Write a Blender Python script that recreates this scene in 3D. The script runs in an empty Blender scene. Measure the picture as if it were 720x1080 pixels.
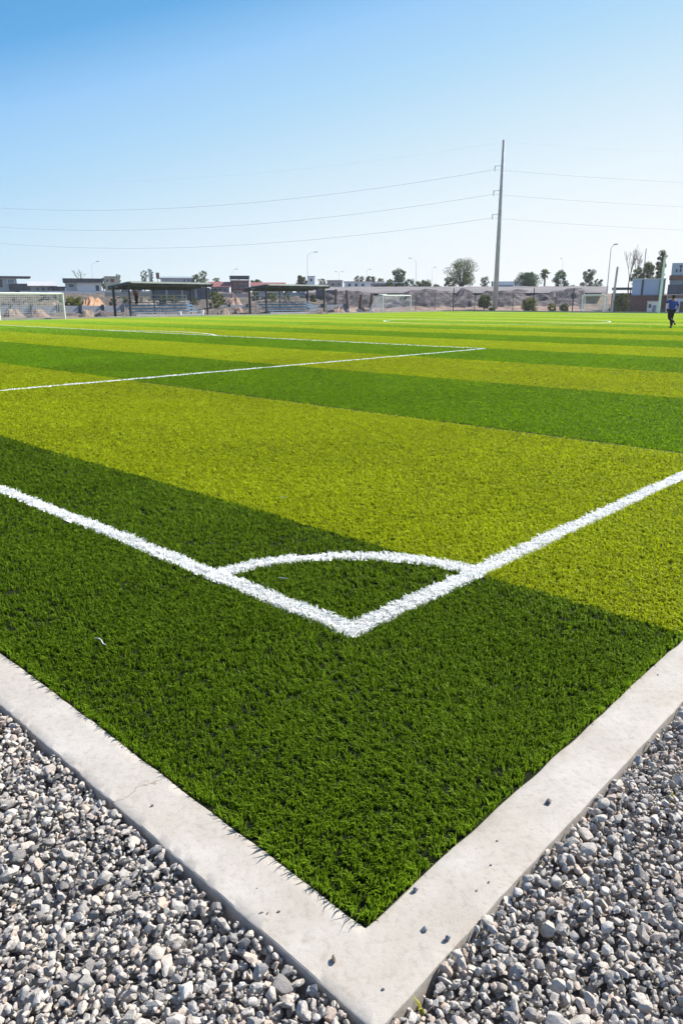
import bpy, bmesh, math, random
import numpy as np
from mathutils import Vector, Matrix

rng = np.random.default_rng(7)
random.seed(11)
scene = bpy.context.scene
COL = scene.collection
R = math.radians

# ------------------------------------------------------------------ camera
H = 1.55                       # eye height
F = 767.0                      # focal length in px of a 720x1080 frame
PITCH = math.atan(223.0 / F)
ROLL = 0.0022
cp, sp = math.cos(PITCH), math.sin(PITCH)


def ray(px, py):
    u = px - 360 - ROLL * (py - 540)
    v = py - 540 + ROLL * (px - 360)
    a, b = u / F, -v / F
    return Vector((a, cp + b * sp, -sp + b * cp))


def at(px, py, Y):
    """world point seen at a photo position, at a forward distance of Y metres"""
    r = ray(px, py)
    return Vector((0, 0, H)) + r * (Y / r.y)


def ground_at(px, py, z=0.0):
    r = ray(px, py)
    return Vector((0, 0, H)) + r * ((z - H) / r.z)


cam_d = bpy.data.cameras.new('camera')
cam_d.sensor_fit = 'VERTICAL'
cam_d.sensor_height = 36.0
cam_d.sensor_width = 24.0
cam_d.lens = F / 1080 * 36.0
cam_d.clip_start = 0.05
cam_d.clip_end = 6000
cam = bpy.data.objects.new('camera', cam_d)
COL.objects.link(cam)
fw = Vector((0, cp, -sp)); rt0 = Vector((1, 0, 0)); up0 = Vector((0, sp, cp))
rt = (rt0 - ROLL * up0).normalized(); up = (up0 + ROLL * rt0).normalized()
cam.matrix_world = Matrix(((rt.x, up.x, -fw.x, 0), (rt.y, up.y, -fw.y, 0), (rt.z, up.z, -fw.z, H), (0, 0, 0, 1)))
scene.camera = cam

# ------------------------------------------------------------------ light
SUN_EL = R(43)
SUN_AZ = Vector((0.86, 0.51)).normalized()      # ground direction towards the sun
world = bpy.data.worlds.new('World'); scene.world = world
world.use_nodes = True
wn = world.node_tree.nodes; wl = world.node_tree.links
sky = wn.new('ShaderNodeTexSky'); sky.sky_type = 'NISHITA'
sky.sun_disc = False
sky.sun_elevation = SUN_EL
sky.sun_rotation = math.atan2(SUN_AZ.x, SUN_AZ.y)
sky.altitude = 0; sky.air_density = 1.0; sky.dust_density = 0.4; sky.ozone_density = 2.0
# pale dry-air haze low in the sky, whiter towards the sun
tcw = wn.new('ShaderNodeTexCoord')
sep = wn.new('ShaderNodeSeparateXYZ'); wl.new(tcw.outputs['Generated'], sep.inputs[0])
dt = wn.new('ShaderNodeVectorMath'); dt.operation = 'DOT_PRODUCT'; dt.inputs[1].default_value = (SUN_AZ.x, SUN_AZ.y, 0)
wl.new(tcw.outputs['Generated'], dt.inputs[0])


def wmath(op, a, b, clamp=False):
    q = wn.new('ShaderNodeMath'); q.operation = op; q.use_clamp = clamp
    for i_, v_ in enumerate((a, b)):
        if isinstance(v_, (int, float)): q.inputs[i_].default_value = v_
        else: wl.new(v_, q.inputs[i_])
    return q.outputs[0]


zc = wmath('MAXIMUM', sep.outputs[2], 0.0)
tt = wmath('ADD', wmath('MULTIPLY', wmath('SUBTRACT', 0.30, zc), 3.7), wmath('MULTIPLY', wmath('SUBTRACT', wmath('MAXIMUM', dt.outputs['Value'], -0.1), 0.1), 1.05))
tt = wmath('MULTIPLY', wmath('ADD', tt, 0.6), 1 / 2.8, True)
hc = wn.new('ShaderNodeValToRGB')
K_ = 1 / (0.13 * 2 ** 0.80)
stops = [(-.6, (.035, .19, .56)), (0, (.060, .34, .74)), (.16, (.130, .42, .80)), (.4, (.320, .600, .945)), (.69, (.455, .715, .940)), (.89, (.585, .79, .945)), (1.25, (.80, .91, .975)), (1.6, (.93, .975, 1.0)), (2.1, (.985, .995, 1.0))]
els = [hc.color_ramp.elements[0], hc.color_ramp.elements[1]]
for k_ in range(len(stops) - 2): els.append(hc.color_ramp.elements.new(.1 + .08 * k_))
els.sort(key=lambda e_: e_.position)
for e_, (p_, c_) in zip(els, stops): e_.position = (p_ + .6) / 2.8; e_.color = (*[v_ * K_ for v_ in c_], 1)
wl.new(tt, hc.inputs[0])
mxw = wn.new('ShaderNodeMix'); mxw.data_type = 'RGBA'
mrw = wn.new('ShaderNodeMapRange'); mrw.interpolation_type = 'SMOOTHSTEP'
mrw.inputs[1].default_value = .34; mrw.inputs[2].default_value = .70; mrw.inputs[3].default_value = 1; mrw.inputs[4].default_value = 0
wl.new(sep.outputs[2], mrw.inputs[0])
wl.new(mrw.outputs[0], mxw.inputs[0]); wl.new(sky.outputs[0], mxw.inputs[6]); wl.new(hc.outputs[0], mxw.inputs[7])
wl.new(mxw.outputs[2], wn['Background'].inputs[0])
wn['Background'].inputs[1].default_value = 0.13
sd = bpy.data.lights.new('sun', 'SUN'); sd.energy = 5.0; sd.angle = R(0.53); sd.color = (1.0, 0.95, 0.87)
sun = bpy.data.objects.new('sun', sd); COL.objects.link(sun)
S = Vector((SUN_AZ.x * math.cos(SUN_EL), SUN_AZ.y * math.cos(SUN_EL), math.sin(SUN_EL)))
sun.rotation_euler = (-S).to_track_quat('-Z', 'Y').to_euler()
scene.view_settings.view_transform = 'Standard'
scene.view_settings.look = 'None'
scene.view_settings.gamma = 1.0
scene.view_settings.exposure = 0.80
scene.view_settings.use_curve_mapping = False
scene.render.engine = 'CYCLES'
scene.cycles.max_bounces = 6
scene.cycles.diffuse_bounces = 3
scene.cycles.transparent_max_bounces = 8


# ------------------------------------------------------------------ materials
def new_mat(name):
    m = bpy.data.materials.new(name); m.use_nodes = True
    nt = m.node_tree
    b = nt.nodes['Principled BSDF']
    return m, nt, b


def mat(name, col, rough=0.8, var=0.25, scale=6.0, bump=0.0, metal=0.0, col2=None, spec=0.3, detail=5.0):
    m, nt, b = new_mat(name)
    N, L = nt.nodes, nt.links
    b.inputs['Roughness'].default_value = rough
    b.inputs['Metallic'].default_value = metal
    b.inputs['Specular IOR Level'].default_value = spec
    tc = N.new('ShaderNodeTexCoord')
    nz = N.new('ShaderNodeTexNoise'); nz.inputs['Scale'].default_value = scale; nz.inputs['Detail'].default_value = detail
    L.new(tc.outputs['Object'], nz.inputs['Vector'])
    rp = N.new('ShaderNodeValToRGB')
    c2 = col2 or tuple(c * (1 - var) for c in col)
    c1 = col if col2 else tuple(min(1, c * (1 + var)) for c in col)
    rp.color_ramp.elements[0].position = 0.32; rp.color_ramp.elements[1].position = 0.68
    rp.color_ramp.elements[0].color = (*c2, 1); rp.color_ramp.elements[1].color = (*c1, 1)
    L.new(nz.outputs['Fac'], rp.inputs[0]); L.new(rp.outputs[0], b.inputs['Base Color'])
    if bump:
        bp = N.new('ShaderNodeBump'); bp.inputs['Strength'].default_value = bump; bp.inputs['Distance'].default_value = 0.02
        L.new(nz.outputs['Fac'], bp.inputs['Height']); L.new(bp.outputs[0], b.inputs['Normal'])
    return m


def leaf_mat(name, col, transl=0.3, var=0.35, rough=0.5, hue=(1.3, 1.08, 0.7), spec=0.15, sheen=(1, 1, 1, 1)):
    """blades and leaves: a per-leaf attribute varies the colour, and part of the light goes through"""
    m, nt, b = new_mat(name)
    N, L = nt.nodes, nt.links
    a = N.new('ShaderNodeAttribute'); a.attribute_name = 'tint'
    rp = N.new('ShaderNodeValToRGB')
    rp.color_ramp.elements[0].color = (*[c * (1 - var) for c in col], 1)
    rp.color_ramp.elements[1].color = (*[min(1, c * (1 + var) * h) for c, h in zip(col, hue)], 1)
    L.new(a.outputs['Fac'], rp.inputs[0])
    L.new(rp.outputs[0], b.inputs['Base Color'])
    b.inputs['Roughness'].default_value = rough
    b.inputs['Specular IOR Level'].default_value = spec
    b.inputs['Specular Tint'].default_value = sheen
    tr = N.new('ShaderNodeBsdfTranslucent'); L.new(rp.outputs[0], tr.inputs['Color'])
    mx = N.new('ShaderNodeMixShader'); mx.inputs[0].default_value = transl
    L.new(b.outputs[0], mx.inputs[1]); L.new(tr.outputs[0], mx.inputs[2])
    L.new(mx.outputs[0], N['Material Output'].inputs['Surface'])
    return m


# ------------------------------------------------------------------ mesh helpers
class MB:
    def __init__(self):
        self.v = []; self.f = []; self.t = []

    def box(self, c, s, rz=0.0):
        hx, hy, hz = s[0] / 2, s[1] / 2, s[2] / 2
        co, si = math.cos(rz), math.sin(rz)
        n = len(self.v)
        for dz in (-hz, hz):
            for dx, dy in ((-hx, -hy), (hx, -hy), (hx, hy), (-hx, hy)):
                self.v.append((c[0] + dx * co - dy * si, c[1] + dx * si + dy * co, c[2] + dz))
        for q in ((3, 2, 1, 0), (4, 5, 6, 7), (0, 1, 5, 4), (1, 2, 6, 5), (2, 3, 7, 6), (3, 0, 4, 7)):
            self.f.append(tuple(n + i for i in q))
        return self

    def tube(self, pts, radii, seg=6, cap=True):
        pts = [Vector(p) for p in pts]
        if not hasattr(radii, '__len__'): radii = [radii] * len(pts)
        rings = []
        for i, p in enumerate(pts):
            d = (pts[min(i + 1, len(pts) - 1)] - pts[max(i - 1, 0)])
            d = d.normalized() if d.length > 1e-9 else Vector((0, 0, 1))
            ref = Vector((0, 0, 1)) if abs(d.z) < 0.9 else Vector((1, 0, 0))
            a = d.cross(ref).normalized(); b = d.cross(a).normalized()
            n = len(self.v)
            for k in range(seg):
                an = 2 * math.pi * k / seg
                self.v.append(tuple(p + (a * math.cos(an) + b * math.sin(an)) * radii[i]))
            rings.append(n)
        for r0, r1 in zip(rings, rings[1:]):
            for k in range(seg):
                k2 = (k + 1) % seg
                self.f.append((r0 + k, r0 + k2, r1 + k2, r1 + k))
        if cap:
            self.f.append(tuple(rings[0] + k for k in reversed(range(seg))))
            self.f.append(tuple(rings[-1] + k for k in range(seg)))
        return self

    def poly(self, pts):
        n = len(self.v); self.v += [tuple(p) for p in pts]; self.f.append(tuple(range(n, n + len(pts)))); return self

    def prism(self, ring, off):
        """closed prism: a flat ring of points and its copy moved by off"""
        n = len(self.v); k = len(ring); off = Vector(off)
        self.v += [tuple(p) for p in ring] + [tuple(Vector(p) + off) for p in ring]
        self.f.append(tuple(range(n, n + k))); self.f.append(tuple(reversed(range(n + k, n + 2 * k))))
        for i in range(k):
            j = (i + 1) % k
            self.f.append((n + j, n + i, n + k + i, n + k + j))
        return self

    def build(self, name, m, parent=None, smooth=False):
        me = bpy.data.meshes.new(name); me.from_pydata(self.v, [], self.f)
        bm = bmesh.new(); bm.from_mesh(me)
        bmesh.ops.recalc_face_normals(bm, faces=bm.faces); bm.to_mesh(me); bm.free()
        if self.t:
            at_ = me.attributes.new('tint', 'FLOAT', 'POINT'); at_.data.foreach_set('value', np.array(self.t, np.float32))
        me.materials.append(m)
        if smooth: me.shade_smooth()
        o = bpy.data.objects.new(name, me); COL.objects.link(o)
        if parent: o.parent = parent
        return o


def tag(o, label=None, cat=None, group=None, kind=None):
    for k, v in (('label', label), ('category', cat), ('group', group), ('kind', kind)):
        if v: o[k] = v
    return o


def thing(name, label, cat, loc=(0, 0, 0), rz=0.0, group=None):
    o = bpy.data.objects.new(name, None); COL.objects.link(o)
    o.empty_display_size = 0.2
    o.location = loc; o.rotation_euler = (0, 0, rz)
    return tag(o, label, cat, group)


def np_mesh(name, verts, loops, starts, totals, mats, mat_idx=None, tint=None, smooth=False):
    me = bpy.data.meshes.new(name)
    me.vertices.add(len(verts)); me.vertices.foreach_set('co', verts.astype(np.float32).ravel())
    me.loops.add(len(loops)); me.loops.foreach_set('vertex_index', loops.astype(np.int32))
    me.polygons.add(len(starts)); me.polygons.foreach_set('loop_start', starts.astype(np.int32))
    for m in mats: me.materials.append(m)
    if mat_idx is not None: me.polygons.foreach_set('material_index', mat_idx.astype(np.int32))
    me.update(calc_edges=True)
    if tint is not None:
        a = me.attributes.new('tint', 'FLOAT', 'POINT'); a.data.foreach_set('value', tint.astype(np.float32))
    if smooth: me.shade_smooth()
    else: me.shade_flat()
    o = bpy.data.objects.new(name, me); COL.objects.link(o)
    return o


# smooth value noise in numpy
_G = rng.random((64, 64))


def vnoise(x, y, s):
    x = np.asarray(x) * s; y = np.asarray(y) * s
    i = np.floor(x).astype(int); j = np.floor(y).astype(int); fx = x - i; fy = y - j
    fx = fx * fx * (3 - 2 * fx); fy = fy * fy * (3 - 2 * fy)
    g = lambda a, b: _G[a % 64, b % 64]
    return (g(i, j) * (1 - fx) + g(i + 1, j) * fx) * (1 - fy) + (g(i, j + 1) * (1 - fx) + g(i + 1, j + 1) * fx) * fy


# ------------------------------------------------------------------ pitch frame
C0 = np.array([0.053, 3.160])                 # outer corner of the two white lines
AX = np.array([-0.72696, 0.68668]); AX /= np.linalg.norm(AX)      # along the goal line
BX = np.array([AX[1], -AX[0]])                # along the touchline
W, LEN = 61.8, 90.0
LW = 0.122
KI_A, KO_A = -1.145, -1.346                   # kerb inner / outer edge beside the touchline
KI_B, KO_B = -1.203, -1.396                   # kerb inner / outer edge beside the goal line
KF_A, KF_B = W + 1.16, LEN + 1.2
STRIPE0, STRIPE = 1.12, 4.50


def w2(a, b):
    return C0[0] + AX[0] * a + BX[0] * b, C0[1] + AX[1] * a + BX[1] * b


def P(a, b, z=0.0):
    x, y = w2(a, b); return Vector((x, y, z))


def to_ab(x, y):
    dx, dy = x - C0[0], y - C0[1]
    return dx * AX[0] + dy * AX[1], dx * BX[0] + dy * BX[1]


# ------------------------------------------------------------------ turf
DARK = (0.084, 0.174, 0.010)
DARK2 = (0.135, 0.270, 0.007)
LIGHT = (0.345, 0.415, 0.010)
WHITE = (0.86, 0.86, 0.83)
M_bdark = leaf_mat('dark_turf_yarn', DARK, 0.48, 0.66, hue=(1.4, 1.1, .7), rough=0.5, spec=0.12, sheen=(.85, 1, .35, 1))
M_bdark2 = leaf_mat('far_lit_dark_turf_yarn', DARK2, 0.50, 0.45, hue=(1.3, 1.1, .7), rough=0.5, spec=0.12, sheen=(.85, 1, .35, 1))  # same dark yarn farther off, its grazing-view brightness put into the colour
M_blight = leaf_mat('light_turf_yarn', LIGHT, 0.44, 0.42, hue=(1.10, 1.05, 0.7), rough=0.5, spec=0.12, sheen=(1, 1, .4, 1))
M_bwhite = leaf_mat('white_turf_yarn', WHITE, 0.30, 0.04, hue=(1, 1, 1), rough=0.5)


def turf_base(name, col):
    m, nt, b = new_mat(name)
    N, L = nt.nodes, nt.links
    tc = N.new('ShaderNodeTexCoord')
    n1 = N.new('ShaderNodeTexNoise'); n1.inputs['Scale'].default_value = 9; n1.inputs['Detail'].default_value = 8; n1.inputs['Roughness'].default_value = 0.75
    n2 = N.new('ShaderNodeTexNoise'); n2.inputs['Scale'].default_value = 0.35; n2.inputs['Detail'].default_value = 3
    L.new(tc.outputs['Object'], n1.inputs['Vector']); L.new(tc.outputs['Object'], n2.inputs['Vector'])
    rp = N.new('ShaderNodeValToRGB')
    rp.color_ramp.elements[0].position = 0.3; rp.color_ramp.elements[1].position = 0.7
    rp.color_ramp.elements[0].color = (*[c * 0.72 for c in col], 1); rp.color_ramp.elements[1].color = (*[c * 1.28 for c in col], 1)
    L.new(n1.outputs['Fac'], rp.inputs[0])
    mx = N.new('ShaderNodeMix'); mx.data_type = 'RGBA'; mx.blend_type = 'MULTIPLY'; mx.inputs[0].default_value = 1.0
    mr = N.new('ShaderNodeMapRange'); mr.inputs[1].default_value = 0.3; mr.inputs[2].default_value = 0.7; mr.inputs[3].default_value = 0.88; mr.inputs[4].default_value = 1.12
    L.new(n2.outputs['Fac'], mr.inputs[0])
    L.new(rp.outputs[0], mx.inputs[6]); L.new(mr.outputs[0], mx.inputs[7])
    L.new(mx.outputs[2], b.inputs['Base Color'])
    b.inputs['Roughness'].default_value = 0.9; b.inputs['Specular IOR Level'].default_value = 0.0
    b.inputs['Sheen Weight'].default_value = 0.0
    return m


M_gdark = turf_base('dark_turf_ground', (0.148, 0.265, 0.018))
M_glight = turf_base('light_turf_ground', (0.232, 0.284, 0.020))
M_infill = mat('shade_dark_infill', (0.016, 0.022, 0.008), 0.95, 0.4, 200, 0.6, spec=0.05)  # infill of the near turf, shade between tufts put into its colour
M_gwhite = mat('white_turf_line', (0.76, 0.77, 0.74), 0.8, 0.08, 60)

ZT = -0.006                                    # turf backing, just under the kerb top
mb = MB(); midx = []
edges = [KI_B - 0.01]
k = STRIPE0
while k < KF_B: edges.append(k); k += STRIPE
edges.append(KF_B + 0.01)
acuts = [KI_A - .01] + list(np.arange(1.5, KF_A, 2.0)) + [KF_A + .01]
for i, (b0, b1) in enumerate(zip(edges, edges[1:])):
    for a0, a1 in zip(acuts, acuts[1:]):
        q = P((a0 + a1) / 2, (b0 + b1) / 2)
        near = math.hypot(q.x, q.y) < 21            # pile modelled blade by blade: infill darkened as shade between the tufts
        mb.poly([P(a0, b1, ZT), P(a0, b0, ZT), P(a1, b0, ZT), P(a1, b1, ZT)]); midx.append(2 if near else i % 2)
turf = mb.build('football_field', M_gdark)
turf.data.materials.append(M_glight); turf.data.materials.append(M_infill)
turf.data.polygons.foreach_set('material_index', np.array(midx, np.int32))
for p in turf.data.polygons:
    if p.normal.z < 0: p.flip()
tag(turf, 'striped light and dark green artificial turf pitch', 'football field', kind='structure')

# white markings: flat strips of white yarn, sheet 4 mm above the turf backing
ZL = ZT + 0.004
CA = 30.9                                      # middle of the goal line
HB = 48.5                                      # halfway line
rects = []                                     # (a0,a1,b0,b1)
strips = []                                    # (ca, cb, r_in, r_out, ang0, ang1)
rects += [(0, W, 0, LW), (0, LW, LW, LEN), (W - LW, W, LW, LEN), (LW, W - LW, LEN - LW, LEN), (LW, W - LW, HB - LW / 2, HB + LW / 2)]
PA0, PA1, PB = 11.35, 50.45, 19.0
rects += [(PA0, PA0 + LW, LW, PB), (PA1 - LW, PA1, LW, PB), (PA0 + LW, PA1 - LW, PB - LW, PB)]
rects += [(PA0, PA0 + LW, LEN - PB, LEN - LW), (PA1 - LW, PA1, LEN - PB, LEN - LW), (PA0 + LW, PA1 - LW, LEN - PB, LEN - PB + LW)]
rects += [(20.6, 20.6 + LW, LW, 6.3), (41.2 - LW, 41.2, LW, 6.3), (20.6 + LW, 41.2 - LW, 6.3 - LW, 6.3)]
rects += [(20.6, 20.6 + LW, LEN - 6.3, LEN - LW), (41.2 - LW, 41.2, LEN - 6.3, LEN - LW), (20.6 + LW, 41.2 - LW, LEN - 6.3, LEN - 6.3 + LW)]
AR = 1.225
t0 = math.asin(LW / AR)
strips.append((0, 0, AR - LW * 1.05, AR, t0, math.pi / 2 - t0))
strips.append((29.5, HB, 8.6 - LW * .8, 8.6, 0, 2 * math.pi))
ph = math.acos((PB - 11.3) / 9.15)
strips.append((CA, 11.3, 9.15 - LW, 9.15, math.pi / 2 - ph, math.pi / 2 + ph))
strips.append((CA, LEN - 11.3, 9.15 - LW, 9.15, -math.pi / 2 - ph, -math.pi / 2 + ph))
mb = MB()
for a0, a1, b0, b1 in rects:
    mb.poly([P(a0, b0, ZL), P(a0, b1, ZL), P(a1, b1, ZL), P(a1, b0, ZL)])
for ca, cb, r0, r1, g0, g1 in strips:
    n = max(12, int((g1 - g0) * r1 / 0.25))
    for i in range(n):
        x0 = g0 + (g1 - g0) * i / n; x1 = g0 + (g1 - g0) * (i + 1) / n
        mb.poly([P(ca + r0 * math.cos(x0), cb + r0 * math.sin(x0), ZL + .001), P(ca + r1 * math.cos(x0), cb + r1 * math.sin(x0), ZL + .001),
                 P(ca + r1 * math.cos(x1), cb + r1 * math.sin(x1), ZL + .001), P(ca + r0 * math.cos(x1), cb + r0 * math.sin(x1), ZL + .001)])
lines = mb.build('field_markings', M_gwhite)
for p in lines.data.polygons:
    if p.normal.z < 0: p.flip()
tag(lines, 'white lines, circle and corner arc laid into the turf', 'pitch markings', kind='structure')
# seam between two rolls of turf, its shadow painted as a dark strip
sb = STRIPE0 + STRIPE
seam_m = mat('seam_gap_shadow', (0.02, 0.035, 0.012), 0.9, 0.3, 40)
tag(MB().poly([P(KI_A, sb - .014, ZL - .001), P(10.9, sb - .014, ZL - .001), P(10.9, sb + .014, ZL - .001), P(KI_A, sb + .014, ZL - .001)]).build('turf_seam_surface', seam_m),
    'open seam between two turf rolls, its shadow painted dark', 'turf seam', kind='structure')


def is_white(a, b):
    w = np.zeros(len(a), bool)
    for a0, a1, b0, b1 in rects: w |= (a >= a0) & (a <= a1) & (b >= b0) & (b <= b1)
    for ca, cb, r0, r1, g0, g1 in strips:
        r = np.hypot(a - ca, b - cb); an = np.arctan2(b - cb, a - ca)
        if g1 - g0 > 6: ok = np.ones(len(a), bool)
        else:
            mid = (g0 + g1) / 2; ok = np.abs((an - mid + np.pi) % (2 * np.pi) - np.pi) <= (g1 - g0) / 2
        w |= (r >= r0) & (r <= r1) & ok
    return w


# blades, tuft by tuft, thinning out and widening with distance
D0, DMAX, PW, NT0, PER = 2.3, 62.0, 1.42, 4300.0, 8
dd = np.linspace(1.2, DMAX, 6000)
dens = NT0 * np.minimum(1, D0 / dd) ** PW * np.clip((64 - dd) / 36, 0, 1)
halfang = np.where(dd < 4.5, R(50), R(33) + R(17) * np.clip((7.5 - dd) / 3, 0, 1))
pdf = dens * dd * 2 * halfang
cdf = np.concatenate([[0], np.cumsum((pdf[1:] + pdf[:-1]) / 2 * np.diff(dd))])
NTUFT = int(cdf[-1])
ks = np.arange(1, NTUFT + 1)                    # evenly spread, not clumped: the tufts are stitched in rows
u1 = (ks * 0.7548776662466927 + rng.random(NTUFT) * 8e-4 / 2) % 1.0; u2 = (ks * 0.5698402909980532) % 1.0
td = np.interp(u1 * cdf[-1], cdf, dd)
tang = (u2 * 2 - 1) * np.interp(td, dd, halfang)
jt = 0.30 / np.sqrt(np.interp(td, dd, dens) + 1)
tx, ty = td * np.sin(tang) + rng.normal(0, 1, NTUFT) * jt, td * np.cos(tang) + rng.normal(0, 1, NTUFT) * jt
ta, tb = to_ab(tx, ty)
ok = (ta > KI_A + .004) & (tb > KI_B + .004) & (ta < KF_A) & (tb < KF_B)
ok &= ~((np.abs(tb - sb) < 0.014) & (ta < PA0 - .4) & (td > 4))
worn = np.clip((vnoise(tx + 11, ty + 3, 1.7) + .5 * vnoise(tx, ty + 8, 5.5) - .62) * 1.6, 0, .36) * (tb < STRIPE0)
ok &= rng.random(NTUFT) > worn
tx, ty, td = tx[ok], ty[ok], td[ok]; NTUFT = len(tx)
ta, tb = to_ab(tx, ty)
rim = np.clip(1 - np.minimum(ta - KI_A, tb - KI_B) / .07, 0, 1)
sc_ = np.maximum(1, td / D0) ** 0.80
# blades
tid = np.repeat(np.arange(NTUFT), PER); nb = len(tid)
s = sc_[tid]
spread = 0.0060 * s
bx = tx[tid] + rng.normal(0, 1, nb) * spread; by = ty[tid] + rng.normal(0, 1, nb) * spread
a_, b_ = to_ab(bx, by)
keep = (a_ > KI_A + .002) & (b_ > KI_B + .002)
bx, by, tid, s, a_, b_ = bx[keep], by[keep], tid[keep], s[keep], a_[keep], b_[keep]; nb = len(bx)
tuft_phi = (rng.random(NTUFT) * 2 * np.pi)
big = vnoise(tx, ty, 1.3) + 0.6 * vnoise(tx + 9, ty + 4, 4.1)
tuft_h = 0.68 + 0.5 * rng.random(NTUFT) + 0.34 * (big - 0.8) + .22 * rim
phi = np.where(rng.random(nb) < 0.45, tuft_phi[tid] + rng.normal(0, 0.6, nb), rng.random(nb) * 2 * np.pi)
roll2 = np.clip((b_ - STRIPE0 + .03) / .06, 0, 1)          # rolls beyond the corner roll have a shorter, flatter pile
hgt = 0.0295 * (1 - .14 * roll2) * np.clip(1.25 - td[tid] / 55, .3, 1) * tuft_h[tid] * (0.62 + 0.5 * rng.random(nb)) * np.minimum(s, 1.25) ** .5
lean = hgt * (0.12 + (0.70 + .3 * roll2) * rng.random(nb))
curl = 0.70 + 0.32 * rng.random(nb)
# a general lay of the pile that changes slowly over the pitch
lay = 4 * np.pi * vnoise(bx, by, 0.75)
lays = 0.05 + 0.30 * vnoise(bx + 20, by, 1.1) ** 1.5
seam_low = (b_ < sb) & (b_ > sb - .22) & (a_ < PA0 - .3)
hgt = np.where(seam_low, hgt * (.35 + .65 * (sb - b_) / .22), hgt)
lx = np.cos(phi) * lean + np.cos(lay) * hgt * lays; ly = np.sin(phi) * lean + np.sin(lay) * hgt * lays
wid = 0.0043 * (0.7 + 0.6 * rng.random(nb)) * s
wphi = phi + np.pi / 2 + rng.normal(0, 0.5, nb)
wx, wy = np.cos(wphi) * wid / 2, np.sin(wphi) * wid / 2
V = np.empty((nb, 5, 3), np.float32)
z0 = ZT - 0.002
V[:, 0, 0] = bx - wx; V[:, 0, 1] = by - wy; V[:, 0, 2] = z0
V[:, 1, 0] = bx + wx; V[:, 1, 1] = by + wy; V[:, 1, 2] = z0
mxp, myp = bx + lx * 0.34, by + ly * 0.34
V[:, 2, 0] = mxp + wx * .95; V[:, 2, 1] = myp + wy * .95; V[:, 2, 2] = z0 + hgt * 0.72
V[:, 3, 0] = mxp - wx * .95; V[:, 3, 1] = myp - wy * .95; V[:, 3, 2] = z0 + hgt * 0.72
V[:, 4, 0] = bx + lx; V[:, 4, 1] = by + ly; V[:, 4, 2] = z0 + hgt * curl
jit = 0.012 * np.minimum(s, 2)
ja = a_ + rng.normal(0, 1, nb) * .006; jb = b_ + rng.normal(0, 1, nb) * .006
white = is_white(ja, jb)
stripe_id = (np.floor((jb - STRIPE0) / STRIPE).astype(int) + 1) % 2      # 0 dark, 1 light
bt = np.clip(.30 * rim[tid] + 0.35 * rng.random(NTUFT)[tid] + 0.5 * rng.random(nb) + 0.15 * vnoise(bx, by, 0.8), 0, 1)


def blades(name, sel, mats, mi):
    n = int(sel.sum()); v = V[sel].reshape(-1, 3)
    base = (np.arange(n) * 5)[:, None]
    loops = (base + np.array([0, 1, 2, 3, 3, 2, 4])[None]).ravel()
    starts = (np.arange(n)[:, None] * 7 + np.array([0, 4])[None]).ravel()
    mi2 = np.repeat(mi[sel], 2)
    return np_mesh(name, v, loops, starts, None, mats, mi2, np.repeat(bt[sel], 5))


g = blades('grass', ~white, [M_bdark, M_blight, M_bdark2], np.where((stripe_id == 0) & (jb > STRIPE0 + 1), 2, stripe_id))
tag(g, 'short artificial grass blades in dark green and lime stripes', 'artificial grass', kind='stuff')
extra = np.nonzero(white)[0]
V2 = V[extra].copy(); sh = rng.normal(0, 1, (len(extra), 2)) * (0.007 * s[extra])[:, None]
sa, sb2 = to_ab(bx[extra] + sh[:, 0], by[extra] + sh[:, 1]); okw = is_white(sa, sb2)
V2[:, :, 0] += sh[:, :1]; V2[:, :, 1] += sh[:, 1:]
V = np.concatenate([V, V2[okw]]); bt = np.concatenate([bt, rng.random(int(okw.sum()))])
white = np.concatenate([white, np.ones(int(okw.sum()), bool)]); nb = len(V)
g = blades('white_grass', white, [M_bwhite], np.zeros(nb, int))
tag(g, 'white artificial grass blades forming the pitch lines', 'white grass', kind='stuff')
print('blades', nb)

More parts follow.
